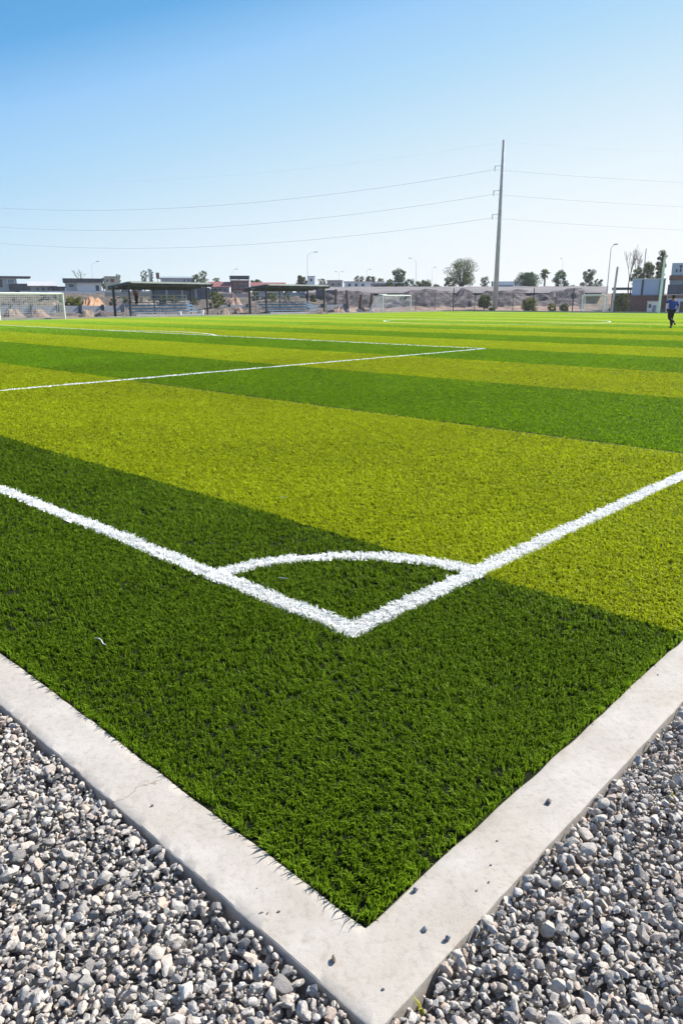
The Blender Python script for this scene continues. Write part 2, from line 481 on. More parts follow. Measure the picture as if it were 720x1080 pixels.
# ------------------------------------------------------------------ kerb
def concrete(name):
    m, nt, b = new_mat(name)
    N, L = nt.nodes, nt.links
    tc = N.new('ShaderNodeTexCoord')

    def noise(sc, det, rough=0.6):
        n = N.new('ShaderNodeTexNoise'); n.inputs['Scale'].default_value = sc; n.inputs['Detail'].default_value = det; n.inputs['Roughness'].default_value = rough
        L.new(tc.outputs['Object'], n.inputs['Vector']); return n

    def ramp(fac, p0, p1, c0, c1):
        r = N.new('ShaderNodeValToRGB'); r.color_ramp.elements[0].position = p0; r.color_ramp.elements[1].position = p1
        r.color_ramp.elements[0].color = (*c0, 1); r.color_ramp.elements[1].color = (*c1, 1); L.new(fac, r.inputs[0]); return r

    def mul(x, y):
        q = N.new('ShaderNodeMix'); q.data_type = 'RGBA'; q.blend_type = 'MULTIPLY'; q.inputs[0].default_value = 1
        L.new(x, q.inputs[6]); L.new(y, q.inputs[7]); return q.outputs[2]
    n1, n2, n3, n4 = noise(5, 6), noise(38, 8, 0.7), noise(240, 3), noise(1.6, 3)
    c = ramp(n1.outputs['Fac'], .3, .7, (0.368, 0.336, 0.298), (0.448, 0.42, 0.384)).outputs[0]
    c = mul(c, ramp(n2.outputs['Fac'], .30, .5, (0.80, 0.775, 0.74), (1, 1, 1)).outputs[0])
    c = mul(c, ramp(n3.outputs['Fac'], .30, .40, (0.80, 0.78, 0.76), (1, 1, 1)).outputs[0])
    c = mul(c, ramp(n4.outputs['Fac'], .35, .62, (0.90, 0.87, 0.82), (1, 1, 1)).outputs[0])
    # one hairline crack across the slab
    sx = N.new('ShaderNodeSeparateXYZ'); L.new(tc.outputs['Object'], sx.inputs[0])
    wv = noise(14, 5)

    def mth(op, x, y):
        q = N.new('ShaderNodeMath'); q.operation = op
        for i_, z_ in enumerate((x, y)):
            if z_ is None: continue
            if isinstance(z_, (int, float)): q.inputs[i_].default_value = z_
            else: L.new(z_, q.inputs[i_])
        return q.outputs[0]
    for (ca, wob) in CRACKS:                      # the crack runs across the kerb where A = ca
        x0, y0 = w2(ca, 0)
        d = mth('ADD', mth('MULTIPLY', mth('SUBTRACT', sx.outputs[0], x0), float(AX[0])), mth('MULTIPLY', mth('SUBTRACT', sx.outputs[1], y0), float(AX[1])))
        d = mth('ABSOLUTE', mth('ADD', d, mth('MULTIPLY', mth('SUBTRACT', wv.outputs['Fac'], 0.5), wob)), None)
        c = mul(c, ramp(d, .0004, .0022, (0.5, 0.46, 0.43), (1, 1, 1)).outputs[0])
    L.new(c, b.inputs['Base Color'])
    b.inputs['Roughness'].default_value = 0.85; b.inputs['Specular IOR Level'].default_value = 0.25
    bp = N.new('ShaderNodeBump'); bp.inputs['Strength'].default_value = 0.35; bp.inputs['Distance'].default_value = 0.006
    mx = N.new('ShaderNodeMath'); mx.operation = 'ADD'; L.new(n2.outputs['Fac'], mx.inputs[0]); L.new(n1.outputs['Fac'], mx.inputs[1])
    L.new(mx.outputs[0], bp.inputs['Height']); L.new(bp.outputs[0], b.inputs['Normal'])
    return m


CRACKS = [(to_ab(*ground_at(140, 836)[:2])[0], 0.12), (3.1, 0.06)]
M_conc = concrete('pale_concrete')
sec = [(0.0, -0.11), (0.0, -0.004), (0.03, 0.0)] + [(t, 0.0) for t in (0.2, 0.35, 0.5, 0.65, 0.8)] + [(0.97, 0.0), (0.992, -0.003), (1.0, -0.009), (1.01, -0.06), (1.02, -0.13)]


def kerb_arm(mbk, side):
    """side 'B': the arm beside the goal line (runs along A); side 'A': the arm beside the touchline"""
    s_list = list(np.concatenate([np.arange(0, 7.0, 0.018), np.arange(7.0, 16, 0.25), np.arange(16, 96, 4.0)]))
    end = (KF_A if side == 'B' else KF_B) + 0.2
    rows = []
    for sv in s_list:
        row = []
        for j, (t, z) in enumerate(sec):
            if side == 'B':
                st = KI_A + (KO_A - KI_A) * t; b = KI_B + (KO_B - KI_B) * t; a = min(st + sv, end)
                amp = 0.0014
            else:
                st = KI_B + (KO_B - KI_B) * t; a = KI_A + (KO_A - KI_A) * t; b = min(st + sv, end)
                amp = 0.0035
            x, y = w2(a, b)
            if sv > 0.03:
                w_in = max(0, 1 - t * 4) * 0.005 * (float(vnoise(x + 3, y, 9)) - .5) * 2
                e = max(0, (t - 0.75) * 4)
                w_out = e * (amp * (float(vnoise(x, y + 7, 3.3)) - .5) * 2 + amp * .55 * (float(vnoise(x + 5, y, 21)) - .5) * 2 + .002 * (float(vnoise(x, y, 70)) - .5))
                d = w_out - w_in
                if side == 'B': x -= BX[0] * d; y -= BX[1] * d
                else: x -= AX[0] * d; y -= AX[1] * d
            zz = z + (0.0025 * (float(vnoise(x, y, 5)) - .5) + 0.0012 * (float(vnoise(x + 2, y, 33)) - .5) if z > -0.03 else 0)
            row.append(len(mbk.v)); mbk.v.append((x, y, zz))
        rows.append(row)
    for r0, r1 in zip(rows, rows[1:]):
        for j in range(len(sec) - 1):
            mbk.f.append((r0[j], r0[j + 1], r1[j + 1], r1[j]))


mk = MB(); kerb_arm(mk, 'B'); kerb_arm(mk, 'A')
a0, a1, b0, b1 = KI_A, KF_A, KI_B, KF_B
for q in (((a1, a1 + .2), (b0 - .2, b1 + .2)), ((a0 - .2, a1), (b1, b1 + .2))):
    (pa, pb_), (qa, qb) = q
    for z_ in (0,):
        ring = [P(pa, qa, 0.13), P(pb_, qa, 0.13), P(pb_, qb, 0.13), P(pa, qb, 0.13)]
        mk.prism(ring, (0, 0, -0.26))
kerb = mk.build('kerb', M_conc)
bm = bmesh.new(); bm.from_mesh(kerb.data); bmesh.ops.remove_doubles(bm, verts=bm.verts, dist=0.0008)
bmesh.ops.recalc_face_normals(bm, faces=bm.faces); bm.to_mesh(kerb.data); bm.free()
kerb.data.shade_smooth()
try: kerb.data.set_sharp_from_angle(angle=R(35))
except Exception: pass
tag(kerb, 'pale cast concrete kerb around the turf', 'kerb', kind='structure')

# ------------------------------------------------------------------ ground
def ground_mat(name, c1, c2, scale=0.6, c3=None):
    m, nt, b = new_mat(name); N, L = nt.nodes, nt.links
    tc = N.new('ShaderNodeTexCoord')
    n1 = N.new('ShaderNodeTexNoise'); n1.inputs['Scale'].default_value = scale; n1.inputs['Detail'].default_value = 9; n1.inputs['Roughness'].default_value = 0.7
    L.new(tc.outputs['Object'], n1.inputs['Vector'])
    rp = N.new('ShaderNodeValToRGB'); rp.color_ramp.elements[0].position = 0.35; rp.color_ramp.elements[1].position = 0.65
    rp.color_ramp.elements[0].color = (*c1, 1); rp.color_ramp.elements[1].color = (*c2, 1)
    if c3:
        e = rp.color_ramp.elements.new(0.5); e.color = (*c3, 1)
    L.new(n1.outputs['Fac'], rp.inputs[0]); L.new(rp.outputs[0], b.inputs['Base Color'])
    b.inputs['Roughness'].default_value = 0.95; b.inputs['Specular IOR Level'].default_value = 0.1
    bp = N.new('ShaderNodeBump'); bp.inputs['Strength'].default_value = 0.6; bp.inputs['Distance'].default_value = 0.15 / scale * .3
    L.new(n1.outputs['Fac'], bp.inputs['Height']); L.new(bp.outputs[0], b.inputs['Normal'])
    return m


M_dirt = ground_mat('tan_dirt', (0.12, 0.095, 0.075), (0.30, 0.24, 0.19), 0.5)
M_scrub = ground_mat('scrubby_grey_brown_soil', (0.045, 0.040, 0.036), (0.21, 0.175, 0.145), 0.9, (0.105, 0.088, 0.075))
gm = MB()
gm.poly([(-2500, -2500, -0.14), (2500, -2500, -0.14), (2500, 2500, -0.14), (-2500, 2500, -0.14)])
tag(gm.build('ground', M_dirt), 'dry tan earth around the pitch', 'ground', kind='structure')
M_gbase = ground_mat('grey_grit', (0.10, 0.095, 0.09), (0.22, 0.21, 0.20), 30)
gm = MB()
ZG = -0.085
gm.poly([P(-9, KO_B + .02, ZG), P(-9, -9, ZG), P(40, -9, ZG), P(40, KO_B + .02, ZG)])
gm.poly([P(-9, 60, ZG), P(-9, KO_B + .02, ZG), P(KO_A + .02, KO_B + .02, ZG), P(KO_A + .02, 60, ZG)])
tag(gm.build('gravel_bed_surface', M_gbase), 'grey grit under the loose gravel', 'gravel bed', kind='structure')

# ------------------------------------------------------------------ gravel stones
def stone_variants(nv=26):
    out = []
    for i in range(nv):
        n = random.randint(14, 26)
        ax = np.array([1.0, random.uniform(.45, .9), random.uniform(.36, .74)])
        p = rng.normal(0, 1, (n, 3)); p /= np.linalg.norm(p, axis=1)[:, None]
        p = np.sign(p) * np.abs(p) ** random.uniform(.7, 1.0)
        p *= (0.88 + 0.2 * rng.random((n, 1))) * ax
        bm = bmesh.new()
        for q in p: bm.verts.new(q)
        r = bmesh.ops.convex_hull(bm, input=bm.verts)
        bmesh.ops.delete(bm, geom=[v for v in bm.verts if not v.link_faces], context='VERTS')
        bmesh.ops.bevel(bm, geom=list(bm.edges), offset=0.07, offset_type='OFFSET', segments=1, profile=0.6, affect='EDGES', clamp_overlap=True)
        bmesh.ops.triangulate(bm, faces=bm.faces)
        bmesh.ops.recalc_face_normals(bm, faces=bm.faces)
        bm.verts.index_update()
        vv = np.array([v.co[:] for v in bm.verts]); ff = np.array([[v.index for v in f.verts] for f in bm.faces]); bm.free()
        out.append((vv, ff))
    return out


def rand_rot(n):
    q = rng.normal(0, 1, (n, 4)); q /= np.linalg.norm(q, axis=1)[:, None]
    w, x, y, z = q.T
    return np.stack([np.stack([1 - 2 * (y * y + z * z), 2 * (x * y - z * w), 2 * (x * z + y * w)], -1),
                     np.stack([2 * (x * y + z * w), 1 - 2 * (x * x + z * z), 2 * (y * z - x * w)], -1),
                     np.stack([2 * (x * z - y * w), 2 * (y * z + x * w), 1 - 2 * (x * x + y * y)], -1)], 1)


variants = stone_variants()
CELL = 0.009
GX0, GX1, GY0, GY1 = -3.6, 3.8, 0.35, 5.6
hm = np.full((int((GX1 - GX0) / CELL) + 1, int((GY1 - GY0) / CELL) + 1), -0.070)
stones = []
NTRY = 360000
cx_ = GX0 + rng.random(NTRY) * (GX1 - GX0); cy_ = GY0 + rng.random(NTRY) * (GY1 - GY0)
ca_, cb_ = to_ab(cx_, cy_)
rad = np.clip(0.0097 * np.exp(rng.normal(0, 0.43, NTRY)), 0.0045, 0.026)
outside = ((ca_ < KO_A - rad * .75) | (cb_ < KO_B - rad * .75))
ang_ok = (np.abs(cx_) < 0.9 + cy_ * 0.62) & (np.hypot(cx_, cy_) < 5.2)
for i in np.nonzero(outside & ang_ok)[0]:
    x, y, r = cx_[i], cy_[i], rad[i]
    right = ca_[i] < KO_A
    level = (0.004 if right else -0.005) + 0.012 * (float(vnoise(x, y, 4.0)) - .5)
    ii = int((x - GX0) / CELL); jj = int((y - GY0) / CELL); k = max(1, int(r * .72 / CELL))
    i0, i1, j0, j1 = max(0, ii - k), ii + k + 1, max(0, jj - k), jj + k + 1
    patch = hm[i0:i1, j0:j1]
    if patch.size == 0: continue
    hh = float(patch.mean() * .75 + patch.max() * .25)
    if hh > level - r * .6: continue
    z = hh + r * 0.5
    stones.append((x, y, z, r))
    hm[i0:i1, j0:j1] = np.maximum(patch, z + r * 0.55)
st = np.array(stones); print('stones', len(st))
rot = rand_rot(len(st))
# stones lie mostly on their flat side
vi = rng.integers(0, len(variants), len(st))
allv, allf, allt = [], [], []; off = 0
tv = rng.random(len(st))
for kx, (vv, ff) in enumerate(variants):
    sel = np.nonzero(vi == kx)[0]
    if not len(sel): continue
    a = np.einsum('nij,vj->nvi', rot[sel], vv) * (st[sel, 3] * (1.12))[:, None, None]
    a[:, :, 2] *= 0.85
    a += st[sel, :3][:, None, :]
    n, nvv = a.shape[:2]
    allv.append(a.reshape(-1, 3)); allf.append((ff[None] + (np.arange(n) * nvv)[:, None, None] + off).reshape(-1, 3))
    allt.append(np.repeat(tv[sel], nvv)); off += n * nvv
allv = np.concatenate(allv); allf = np.concatenate(allf); allt = np.concatenate(allt)


def stone_mat(name):
    m, nt, b = new_mat(name); N, L = nt.nodes, nt.links
    a = N.new('ShaderNodeAttribute'); a.attribute_name = 'tint'
    rp = N.new('ShaderNodeValToRGB'); rp.color_ramp.interpolation = 'LINEAR'
    stops = [(0, (0.16, 0.150, 0.143)), (.10, (0.295, 0.275, 0.258)), (.28, (0.445, 0.41, 0.365)), (.45, (0.56, 0.50, 0.425)), (.6, (0.395, 0.377, 0.36)),
             (.72, (0.60, 0.53, 0.445)), (.84, (0.52, 0.41, 0.335)), (.9, (0.45, 0.415, 0.385)), (1, (0.69, 0.64, 0.57))]
    rp.color_ramp.elements[0].color = (*stops[0][1], 1); rp.color_ramp.elements[1].color = (*stops[-1][1], 1)
    for p, c in stops[1:-1]:
        e = rp.color_ramp.elements.new(p); e.color = (*c, 1)
    L.new(a.outputs['Fac'], rp.inputs[0])
    tc = N.new('ShaderNodeTexCoord')
    nz = N.new('ShaderNodeTexNoise'); nz.inputs['Scale'].default_value = 110; nz.inputs['Detail'].default_value = 6; nz.inputs['Roughness'].default_value = .7
    L.new(tc.outputs['Object'], nz.inputs['Vector'])
    mr = N.new('ShaderNodeMapRange'); mr.inputs[1].default_value = .3; mr.inputs[2].default_value = .7; mr.inputs[3].default_value = .66; mr.inputs[4].default_value = 1.08
    L.new(nz.outputs['Fac'], mr.inputs[0])
    mx = N.new('ShaderNodeMix'); mx.data_type = 'RGBA'; mx.blend_type = 'MULTIPLY'; mx.inputs[0].default_value = 1
    L.new(rp.outputs[0], mx.inputs[6]); L.new(mr.outputs[0], mx.inputs[7]); L.new(mx.outputs[2], b.inputs['Base Color'])
    bp = N.new('ShaderNodeBump'); bp.inputs['Strength'].default_value = 0.7; bp.inputs['Distance'].default_value = 0.006
    L.new(nz.outputs['Fac'], bp.inputs['Height']); L.new(bp.outputs[0], b.inputs['Normal'])
    b.inputs['Roughness'].default_value = 0.85; b.inputs['Specular IOR Level'].default_value = 0.25
    return m


M_stone = stone_mat('crushed_stone')
gr = np_mesh('gravel', allv, allf.ravel(), np.arange(len(allf)) * 3, None, [M_stone], None, allt, smooth=True)
gr.data.set_sharp_from_angle(angle=R(21))
tag(gr, 'loose grey and beige crushed stone beside the kerb', 'gravel', kind='stuff')

# ------------------------------------------------------------------ small things on the kerb and the turf
M_pdark = mat('dark_pebble', (0.13, 0.13, 0.14), 0.8, 0.4, 90)
M_pblue = mat('grey_pebble', (0.22, 0.23, 0.25), 0.8, 0.4, 90)
M_pbrown = mat('brown_pebble', (0.20, 0.16, 0.12), 0.8, 0.4, 90)


def pebble(px, py, size, m, label, stretch=(1, .7, .6), rz=0.0, cat='pebble', name='pebble', group='pebbles on the kerb'):
    p = ground_at(px, py, 0.0)
    vv, ff = variants[random.randrange(len(variants))]
    b = MB()
    a = vv * np.array([1.15, 1.15, 1.15]) * size
    a = a / np.array([1, .75, .62]) * np.array(stretch)
    c, s_ = math.cos(rz), math.sin(rz)
    a = np.stack([a[:, 0] * c - a[:, 1] * s_, a[:, 0] * s_ + a[:, 1] * c, a[:, 2]], -1)
    a[:, 2] -= a[:, 2].min() + 0.001
    b.v = [tuple(q) for q in a]; b.f = [tuple(int(i) for i in f) for f in ff]
    o = b.build(name, m)
    o.location = (p.x, p.y, 0.0)
    tag(o, label, cat, group)
    return o


pebble(578, 847, .0095, M_pdark, 'dark grey leaf-shaped pebble, largest on the right kerb arm', (1.2, .75, .8), 1.0)
pebble(447, 981, .0085, M_pblue, 'blue grey round pebble on the kerb near the turf corner', (1, .9, .9), .3)
pebble(352, 1014, .0075, M_pbrown, 'brown oblong pebble with long shadow at the kerb corner bend', (.6, 1.2, .9), .2)
pebble(275, 963, .0062, M_pdark, 'larger flat dark crumb of three in a row on left kerb', (1.2, .7, .5), .2)
pebble(282, 964, .0038, M_pdark, 'small dark crumb, middle of three in a row on left kerb', (1, .7, .7), .8)
pebble(294, 962, .0040, M_pdark, 'small dark crumb, nearest the grass of three in a row on left kerb', (1, .7, .7), .3)
pebble(271, 937, .0022, M_pdark, 'tiny dark speck above the three crumbs on left kerb', (1, .8, .6), 0)
pebble(161, 850, .0042, M_pbrown, 'lone dark crumb beside the hairline crack on left kerb', (1, .8, .8), .5)
pebble(524, 887, .0034, M_pdark, 'tiny round black crumb, topmost of four along right kerb', (1, .9, .8), 0)
pebble(517, 913, .0036, M_pdark, 'tiny round black crumb, second from top of four along right kerb', (1, .9, .8), .4)
pebble(515, 931, .0032, M_pdark, 'tiny round black crumb, third from top of four along right kerb', (1, .9, .8), .9)
pebble(502, 940, .0034, M_pdark, 'tiny round black crumb, lowest of four along right kerb', (1, .9, .8), 1.4)
pebble(404, 1044, .0036, M_pdark, 'small black crumb low on the kerb corner block', (1.2, .8, .7), .6)
pebble(693, 712, .0040, M_pdark, 'dark crumb far up the right kerb arm', (1, .9, .8), .6)
pebble(438, 940, .0100, M_pblue, 'pale grey stone wedged between turf edge and right kerb', (1, .7, .8), .9)
pebble(472, 991, .0090, M_pblue, 'blue grey stone lying on the outer edge of right kerb', (1, .8, .9), .9)

M_scrap = mat('white_fibre', (0.8, 0.8, 0.78), 0.6, 0.05, 20)


def strand(px_pts, label, z=0.032, r=0.0022):
    pts = [ground_at(x, y, z) for x, y in px_pts]
    o = MB().tube(pts, [r * .6] + [r] * (len(pts) - 2) + [r * .6], 5).build('loose_strand', M_scrap)
    return tag(o, label, 'loose fibre', 'loose white fibres on the turf')


strand([(100, 673), (104, 673), (107, 675), (109, 679), (112, 680)], 'bent white fibre lying on dark turf left of the corner')
strand([(293, 609), (298, 609.5), (304, 610)], 'short straight white fibre lying inside the corner arc')
strand([(295, 523), (299, 524), (302, 525)], 'short white fibre lying on the lime stripe beyond the arc')
M_weed = leaf_mat('dry_weed', (0.30, 0.30, 0.06), 0.3, 0.2)


def weed(px, py, n, hgt, label):
    p = ground_at(px, py, -0.02)
    b = MB()
    for i in range(n):
        a = random.uniform(0, 6.28); L_ = hgt * random.uniform(.7, 1.1); wv = .0035
        d = Vector((math.cos(a), math.sin(a), 0)); q = Vector((-d.y, d.x, 0)) * wv
        o_ = Vector((random.uniform(-.006, .006), random.uniform(-.006, .006), 0))
        m1 = o_ + d * L_ * .25 + Vector((0, 0, L_ * .6)); m2 = o_ + d * L_ * .7 + Vector((0, 0, L_ * .85))
        n0 = len(b.v)
        b.v += [tuple(o_ - q), tuple(o_ + q), tuple(m1 + q * .8), tuple(m1 - q * .8), tuple(m2)]
        b.f += [(n0, n0 + 1, n0 + 2, n0 + 3), (n0 + 3, n0 + 2, n0 + 4)]
        b.t += [random.random()] * 5
    o = b.build('weed_tuft', M_weed); o.location = p
    tag(o, label, 'weed', 'weeds in the gravel')


weed(447, 1070, 4, .05, 'yellow green weed sprouting from gravel beside the kerb corner')
weed(706, 845, 4, .035, 'small dry yellow weed in the gravel beside right kerb')

# ------------------------------------------------------------------ land beyond the pitch
M_rock = ground_mat('dark_broken_rock', (0.036, 0.033, 0.038), (0.20, 0.172, 0.165), 0.75, (0.08, 0.071, 0.076))
M_grey = ground_mat('grey_road_gravel', (0.16, 0.148, 0.148), (0.24, 0.222, 0.22), 0.25)
M_red = ground_mat('reddish_soil', (0.15, 0.105, 0.085), (0.34, 0.25, 0.20), 0.8)


def strip(name, m, label, profile, x_of, nx=160, rough=0.0, cat='embankment'):
    """a band of land: profile = [(Y, z)], x_of(u, Y) -> X for u in 0..1"""
    b = MB(); rows = []
    sub = []
    for (y0, z0_), (y1, z1_) in zip(profile, profile[1:]):
        n = max(2, int(abs(y1 - y0) / 1.6) + 1)
        for i in range(n): sub.append((y0 + (y1 - y0) * i / n, z0_ + (z1_ - z0_) * i / n))
    sub.append(profile[-1])
    for (y, z) in sub:
        row = []
        for i in range(nx + 1):
            u = i / nx; x = x_of(u, y)
            fade = min(1, max(0, (y - profile[0][0]) / 2))
            row.append(len(b.v))
            b.v.append((x + rough * .8 * (float(vnoise(x, y, .5)) - .5), y + rough * 2 * (float(vnoise(x + 50, y, .33)) - .5) * fade, z + rough * fade * (float(vnoise(x, y + 31, .42)) - .5 + .6 * (float(vnoise(x, y, 1.3)) - .5))))
        rows.append(row)
    for r0, r1 in zip(rows, rows[1:]):
        for i in range(nx): b.f.append((r0[i], r0[i + 1], r1[i + 1], r1[i]))
    o = b.build(name, m)
    for p in o.data.polygons:
        if p.normal.z < 0: p.flip()
    return tag(o, label, cat, kind='structure')


def xs(p0, p1):
    return lambda u, Y: (p0 + (p1 - p0) * u - 360) / 798.7 * Y


# rocky road embankment in the middle
strip('embankment_slope_surface', M_rock, 'dark rocky slope of the raised road', [(121, -.15), (124, .6), (128, 1.9), (132, 3.0)], xs(326, 616), 150, 1.1)
strip('embankment_road', M_grey, 'pale grey gravel top of the raised road', [(131.5, 2.75), (133, 3.15), (150, 4.15), (330, 4.3)], xs(322, 640), 90, 0.12)
strip('soil_bank_surface', M_red, 'reddish soil at the foot of the slope', [(112, -.16), (117, .25), (122, .55), (124, .2)], xs(330, 612), 120, .5)
# left: gently rising dirt
strip('dirt_slope_surface', M_scrub, 'tan dirt rising towards the houses', [(88, -.16), (96, .3), (112, .9), (135, 2.2), (160, 3.1), (330, 3.6)], xs(-140, 345), 110, .5)
strip('dirt_terrace_surface', M_dirt, 'brown ground behind the far goal line', [(118, -.16), (130, .8), (150, 2.6), (330, 3.4)], xs(598, 1000), 80, .4)


# ------------------------------------------------------------------ far things: helpers
M_white = mat('white_paint', (0.82, 0.81, 0.79), 0.6, 0.06, 1.5)
M_steel_w = mat('white_steel', (0.78, 0.78, 0.77), 0.4, 0.05, 3)
M_net = mat('white_net_cord', (0.70, 0.70, 0.70), 0.8, 0.05, 3)
M_dsteel = mat('dark_steel', (0.035, 0.037, 0.042), 0.5, 0.3, 3)
M_galv = mat('galvanised_steel', (0.78, 0.79, 0.80), 0.5, 0.08, 1.5)
M_alu = mat('aluminium_bench', (0.50, 0.52, 0.55), 0.4, 0.1, 3, metal=0.4)
M_blue = mat('blue_bench_plastic', (0.20, 0.32, 0.44), 0.5, 0.2, 3)
M_roofg = mat('green_grey_roof_sheet', (0.30, 0.36, 0.35), 0.45, 0.12, 1.2, metal=0.2)
M_conp = mat('grey_pole_concrete', (0.48, 0.47, 0.46), 0.85, 0.15, 1.2)
M_wire = mat('power_wire', (0.55, 0.56, 0.57), 0.6, 0.1, 3)
M_glass = mat('dark_window_glass', (0.03, 0.04, 0.05), 0.15, 0.2, 2, spec=0.6)
M_bglass = mat('bluish_window_glass', (0.16, 0.23, 0.30), 0.15, 0.2, 1, spec=0.6)
M_trunk = mat('grey_brown_bark', (0.14, 0.11, 0.085), 0.9, 0.35, 3)
M_wood = mat('weathered_wood', (0.13, 0.085, 0.06), 0.9, 0.35, 3)
M_brick = mat('red_brown_brick', (0.20, 0.105, 0.085), 0.85, 0.15, 2.5)
M_mauve = mat('mauve_plaster', (0.30, 0.22, 0.24), 0.8, 0.15, .8)
M_tile = mat('red_roof_tile', (0.23, 0.09, 0.085), 0.8, 0.25, 2)
M_slate = mat('slate_grey_wall', (0.11, 0.115, 0.14), 0.7, 0.25, .8)
M_cream = mat('cream_wall', (0.58, 0.52, 0.36), 0.8, 0.1, .8)
M_pinkw = mat('pale_pink_wall', (0.52, 0.42, 0.39), 0.8, 0.12, .8)
M_beige = mat('beige_wall', (0.42, 0.37, 0.31), 0.8, 0.15, .8)
M_lgrey = mat('light_grey_wall', (0.44, 0.44, 0.45), 0.75, 0.12, .8)
M_dgrey = mat('dark_grey_sheet', (0.07, 0.075, 0.085), 0.6, 0.25, 1)
M_bluew = mat('pale_blue_panel', (0.48, 0.57, 0.70), 0.5, 0.08, .6)
M_sign = mat('blue_grey_sign_panel', (0.42, 0.50, 0.60), 0.5, 0.08, 1)
M_navy = mat('navy_lettering', (0.02, 0.03, 0.07), 0.5, 0.1, 3)
M_barrier = mat('barrier_concrete', (0.33, 0.32, 0.32), 0.85, 0.18, .9)
LEAF = {}
for n_, c_ in dict(dark=(0.050, 0.080, 0.030), mid=(0.075, 0.115, 0.038), grey=(0.085, 0.130, 0.050), lime=(0.15, 0.19, 0.035), blue=(0.060, 0.125, 0.065)).items():
    LEAF[n_] = leaf_mat(n_ + '_leaves', c_, 0.25, 0.4, 0.7)


def leaf_cloud(clumps, n_per, leaf, squash=.8):
    """many small leaf faces in uneven clumps; clumps = [(centre, radius)]"""
    b = MB()
    for c, r in clumps:
        t_ = random.random()
        for _ in range(max(8, int(n_per * (r ** 1.6)))):
            d = Vector((random.gauss(0, 1), random.gauss(0, 1), random.gauss(0, 1))).normalized() * r * random.random() ** .45
            d.z *= squash
            p = Vector(c) + d
            n = Vector((random.gauss(0, 1), random.gauss(0, 1), random.gauss(0, 1.2))).normalized()
            u_ = n.orthogonal().normalized(); v_ = n.cross(u_)
            L_ = leaf * random.uniform(.6, 1.3)
            k = len(b.v)
            b.v += [tuple(p - u_ * L_), tuple(p - v_ * L_ * .5), tuple(p + u_ * L_), tuple(p + v_ * L_ * .5)]
            b.f.append((k, k + 1, k + 2, k + 3)); b.t += [min(1, max(0, .55 * t_ + .45 * random.random()))] * 4
    return b


def tree(px, py_top, py_base, Y, wpx, leaf, label, form='round', name='tree', cat='tree', dens=1.0, group='trees beyond the pitch', trunk_r=None):
    base = at(px, py_base, Y); top = at(px, py_top, Y)
    h = top.z - base.z; w = wpx / 798.7 * Y
    t = thing(name, label, cat, base, random.uniform(0, 6.28) * 0, group)
    tr = MB(); r0 = trunk_r or max(.1, h * .035)
    clumps = []
    if form == 'round': lo, n = .16, 20
    elif form == 'bush': lo, n = .03, 15
    elif form == 'broad': lo, n = .08, 30
    elif form == 'tall': lo, n = .15, 16
    elif form == 'clipped': lo, n = .2, 16
    else: lo, n = .3, 12
    fork = h * lo
    if form != 'bush':
        tr.tube([(0, 0, -.3), (random.uniform(-.03, .03) * h, 0, fork * .6), (random.uniform(-.05, .05) * h, 0, fork * 1.15)], [r0, r0 * .8, r0 * .6], 7)
    for i in range(n):
        a = 6.283 * (i * .618 + random.uniform(-.1, .1)); f = ((i + .5) / n)
        zc = h * (lo + (1 - lo) * (.12 + .74 * f))
        if form == 'tall': env = .85 * math.sin(math.pi * min(1, .18 + .8 * f)) ** .7
        elif form == 'clipped': env = .8
        else: env = math.sin(math.pi * (.20 + .64 * f)) ** .7
        rr = (w / 2) * env * random.uniform(.3, .86)
        cr = (w / 2) * (.33 if form != 'tall' else .36) * random.uniform(.55, 1.35)
        c = Vector((math.cos(a) * rr, math.sin(a) * rr * .9, min(zc, h - cr * .6)))
        clumps.append((c, cr))
        if form != 'bush':
            s0 = Vector((0, 0, fork * random.uniform(.7, 1.1)))
            tr.tube([s0, s0.lerp(c, .5) + Vector((0, 0, h * .02)), c], [r0 * .42, r0 * .26, r0 * .1], 5)
        else:
            tr.tube([(random.uniform(-.1, .1), random.uniform(-.1, .1), -.1), c], [r0 * .4, r0 * .12], 5)
    tr.build('trunk' if form != 'bush' else 'stem', M_trunk, t)
    leafsz = max(.10, .55 / 798.7 * Y * 1.0)
    area = (clumps[0][1] / leafsz) ** 2
    b = MB()
    nl = int(min(200, max(34, 20 * area ** .62)) * dens)
    for c, r in clumps:
        cb = leaf_cloud([(c, r)], nl / max(.01, r ** 1.6), leafsz, .78)
        k = len(b.v); b.v += cb.v; b.t += cb.t; b.f += [tuple(k + i for i in f) for f in cb.f]
    b.build('crown', LEAF[leaf], t)
    return t


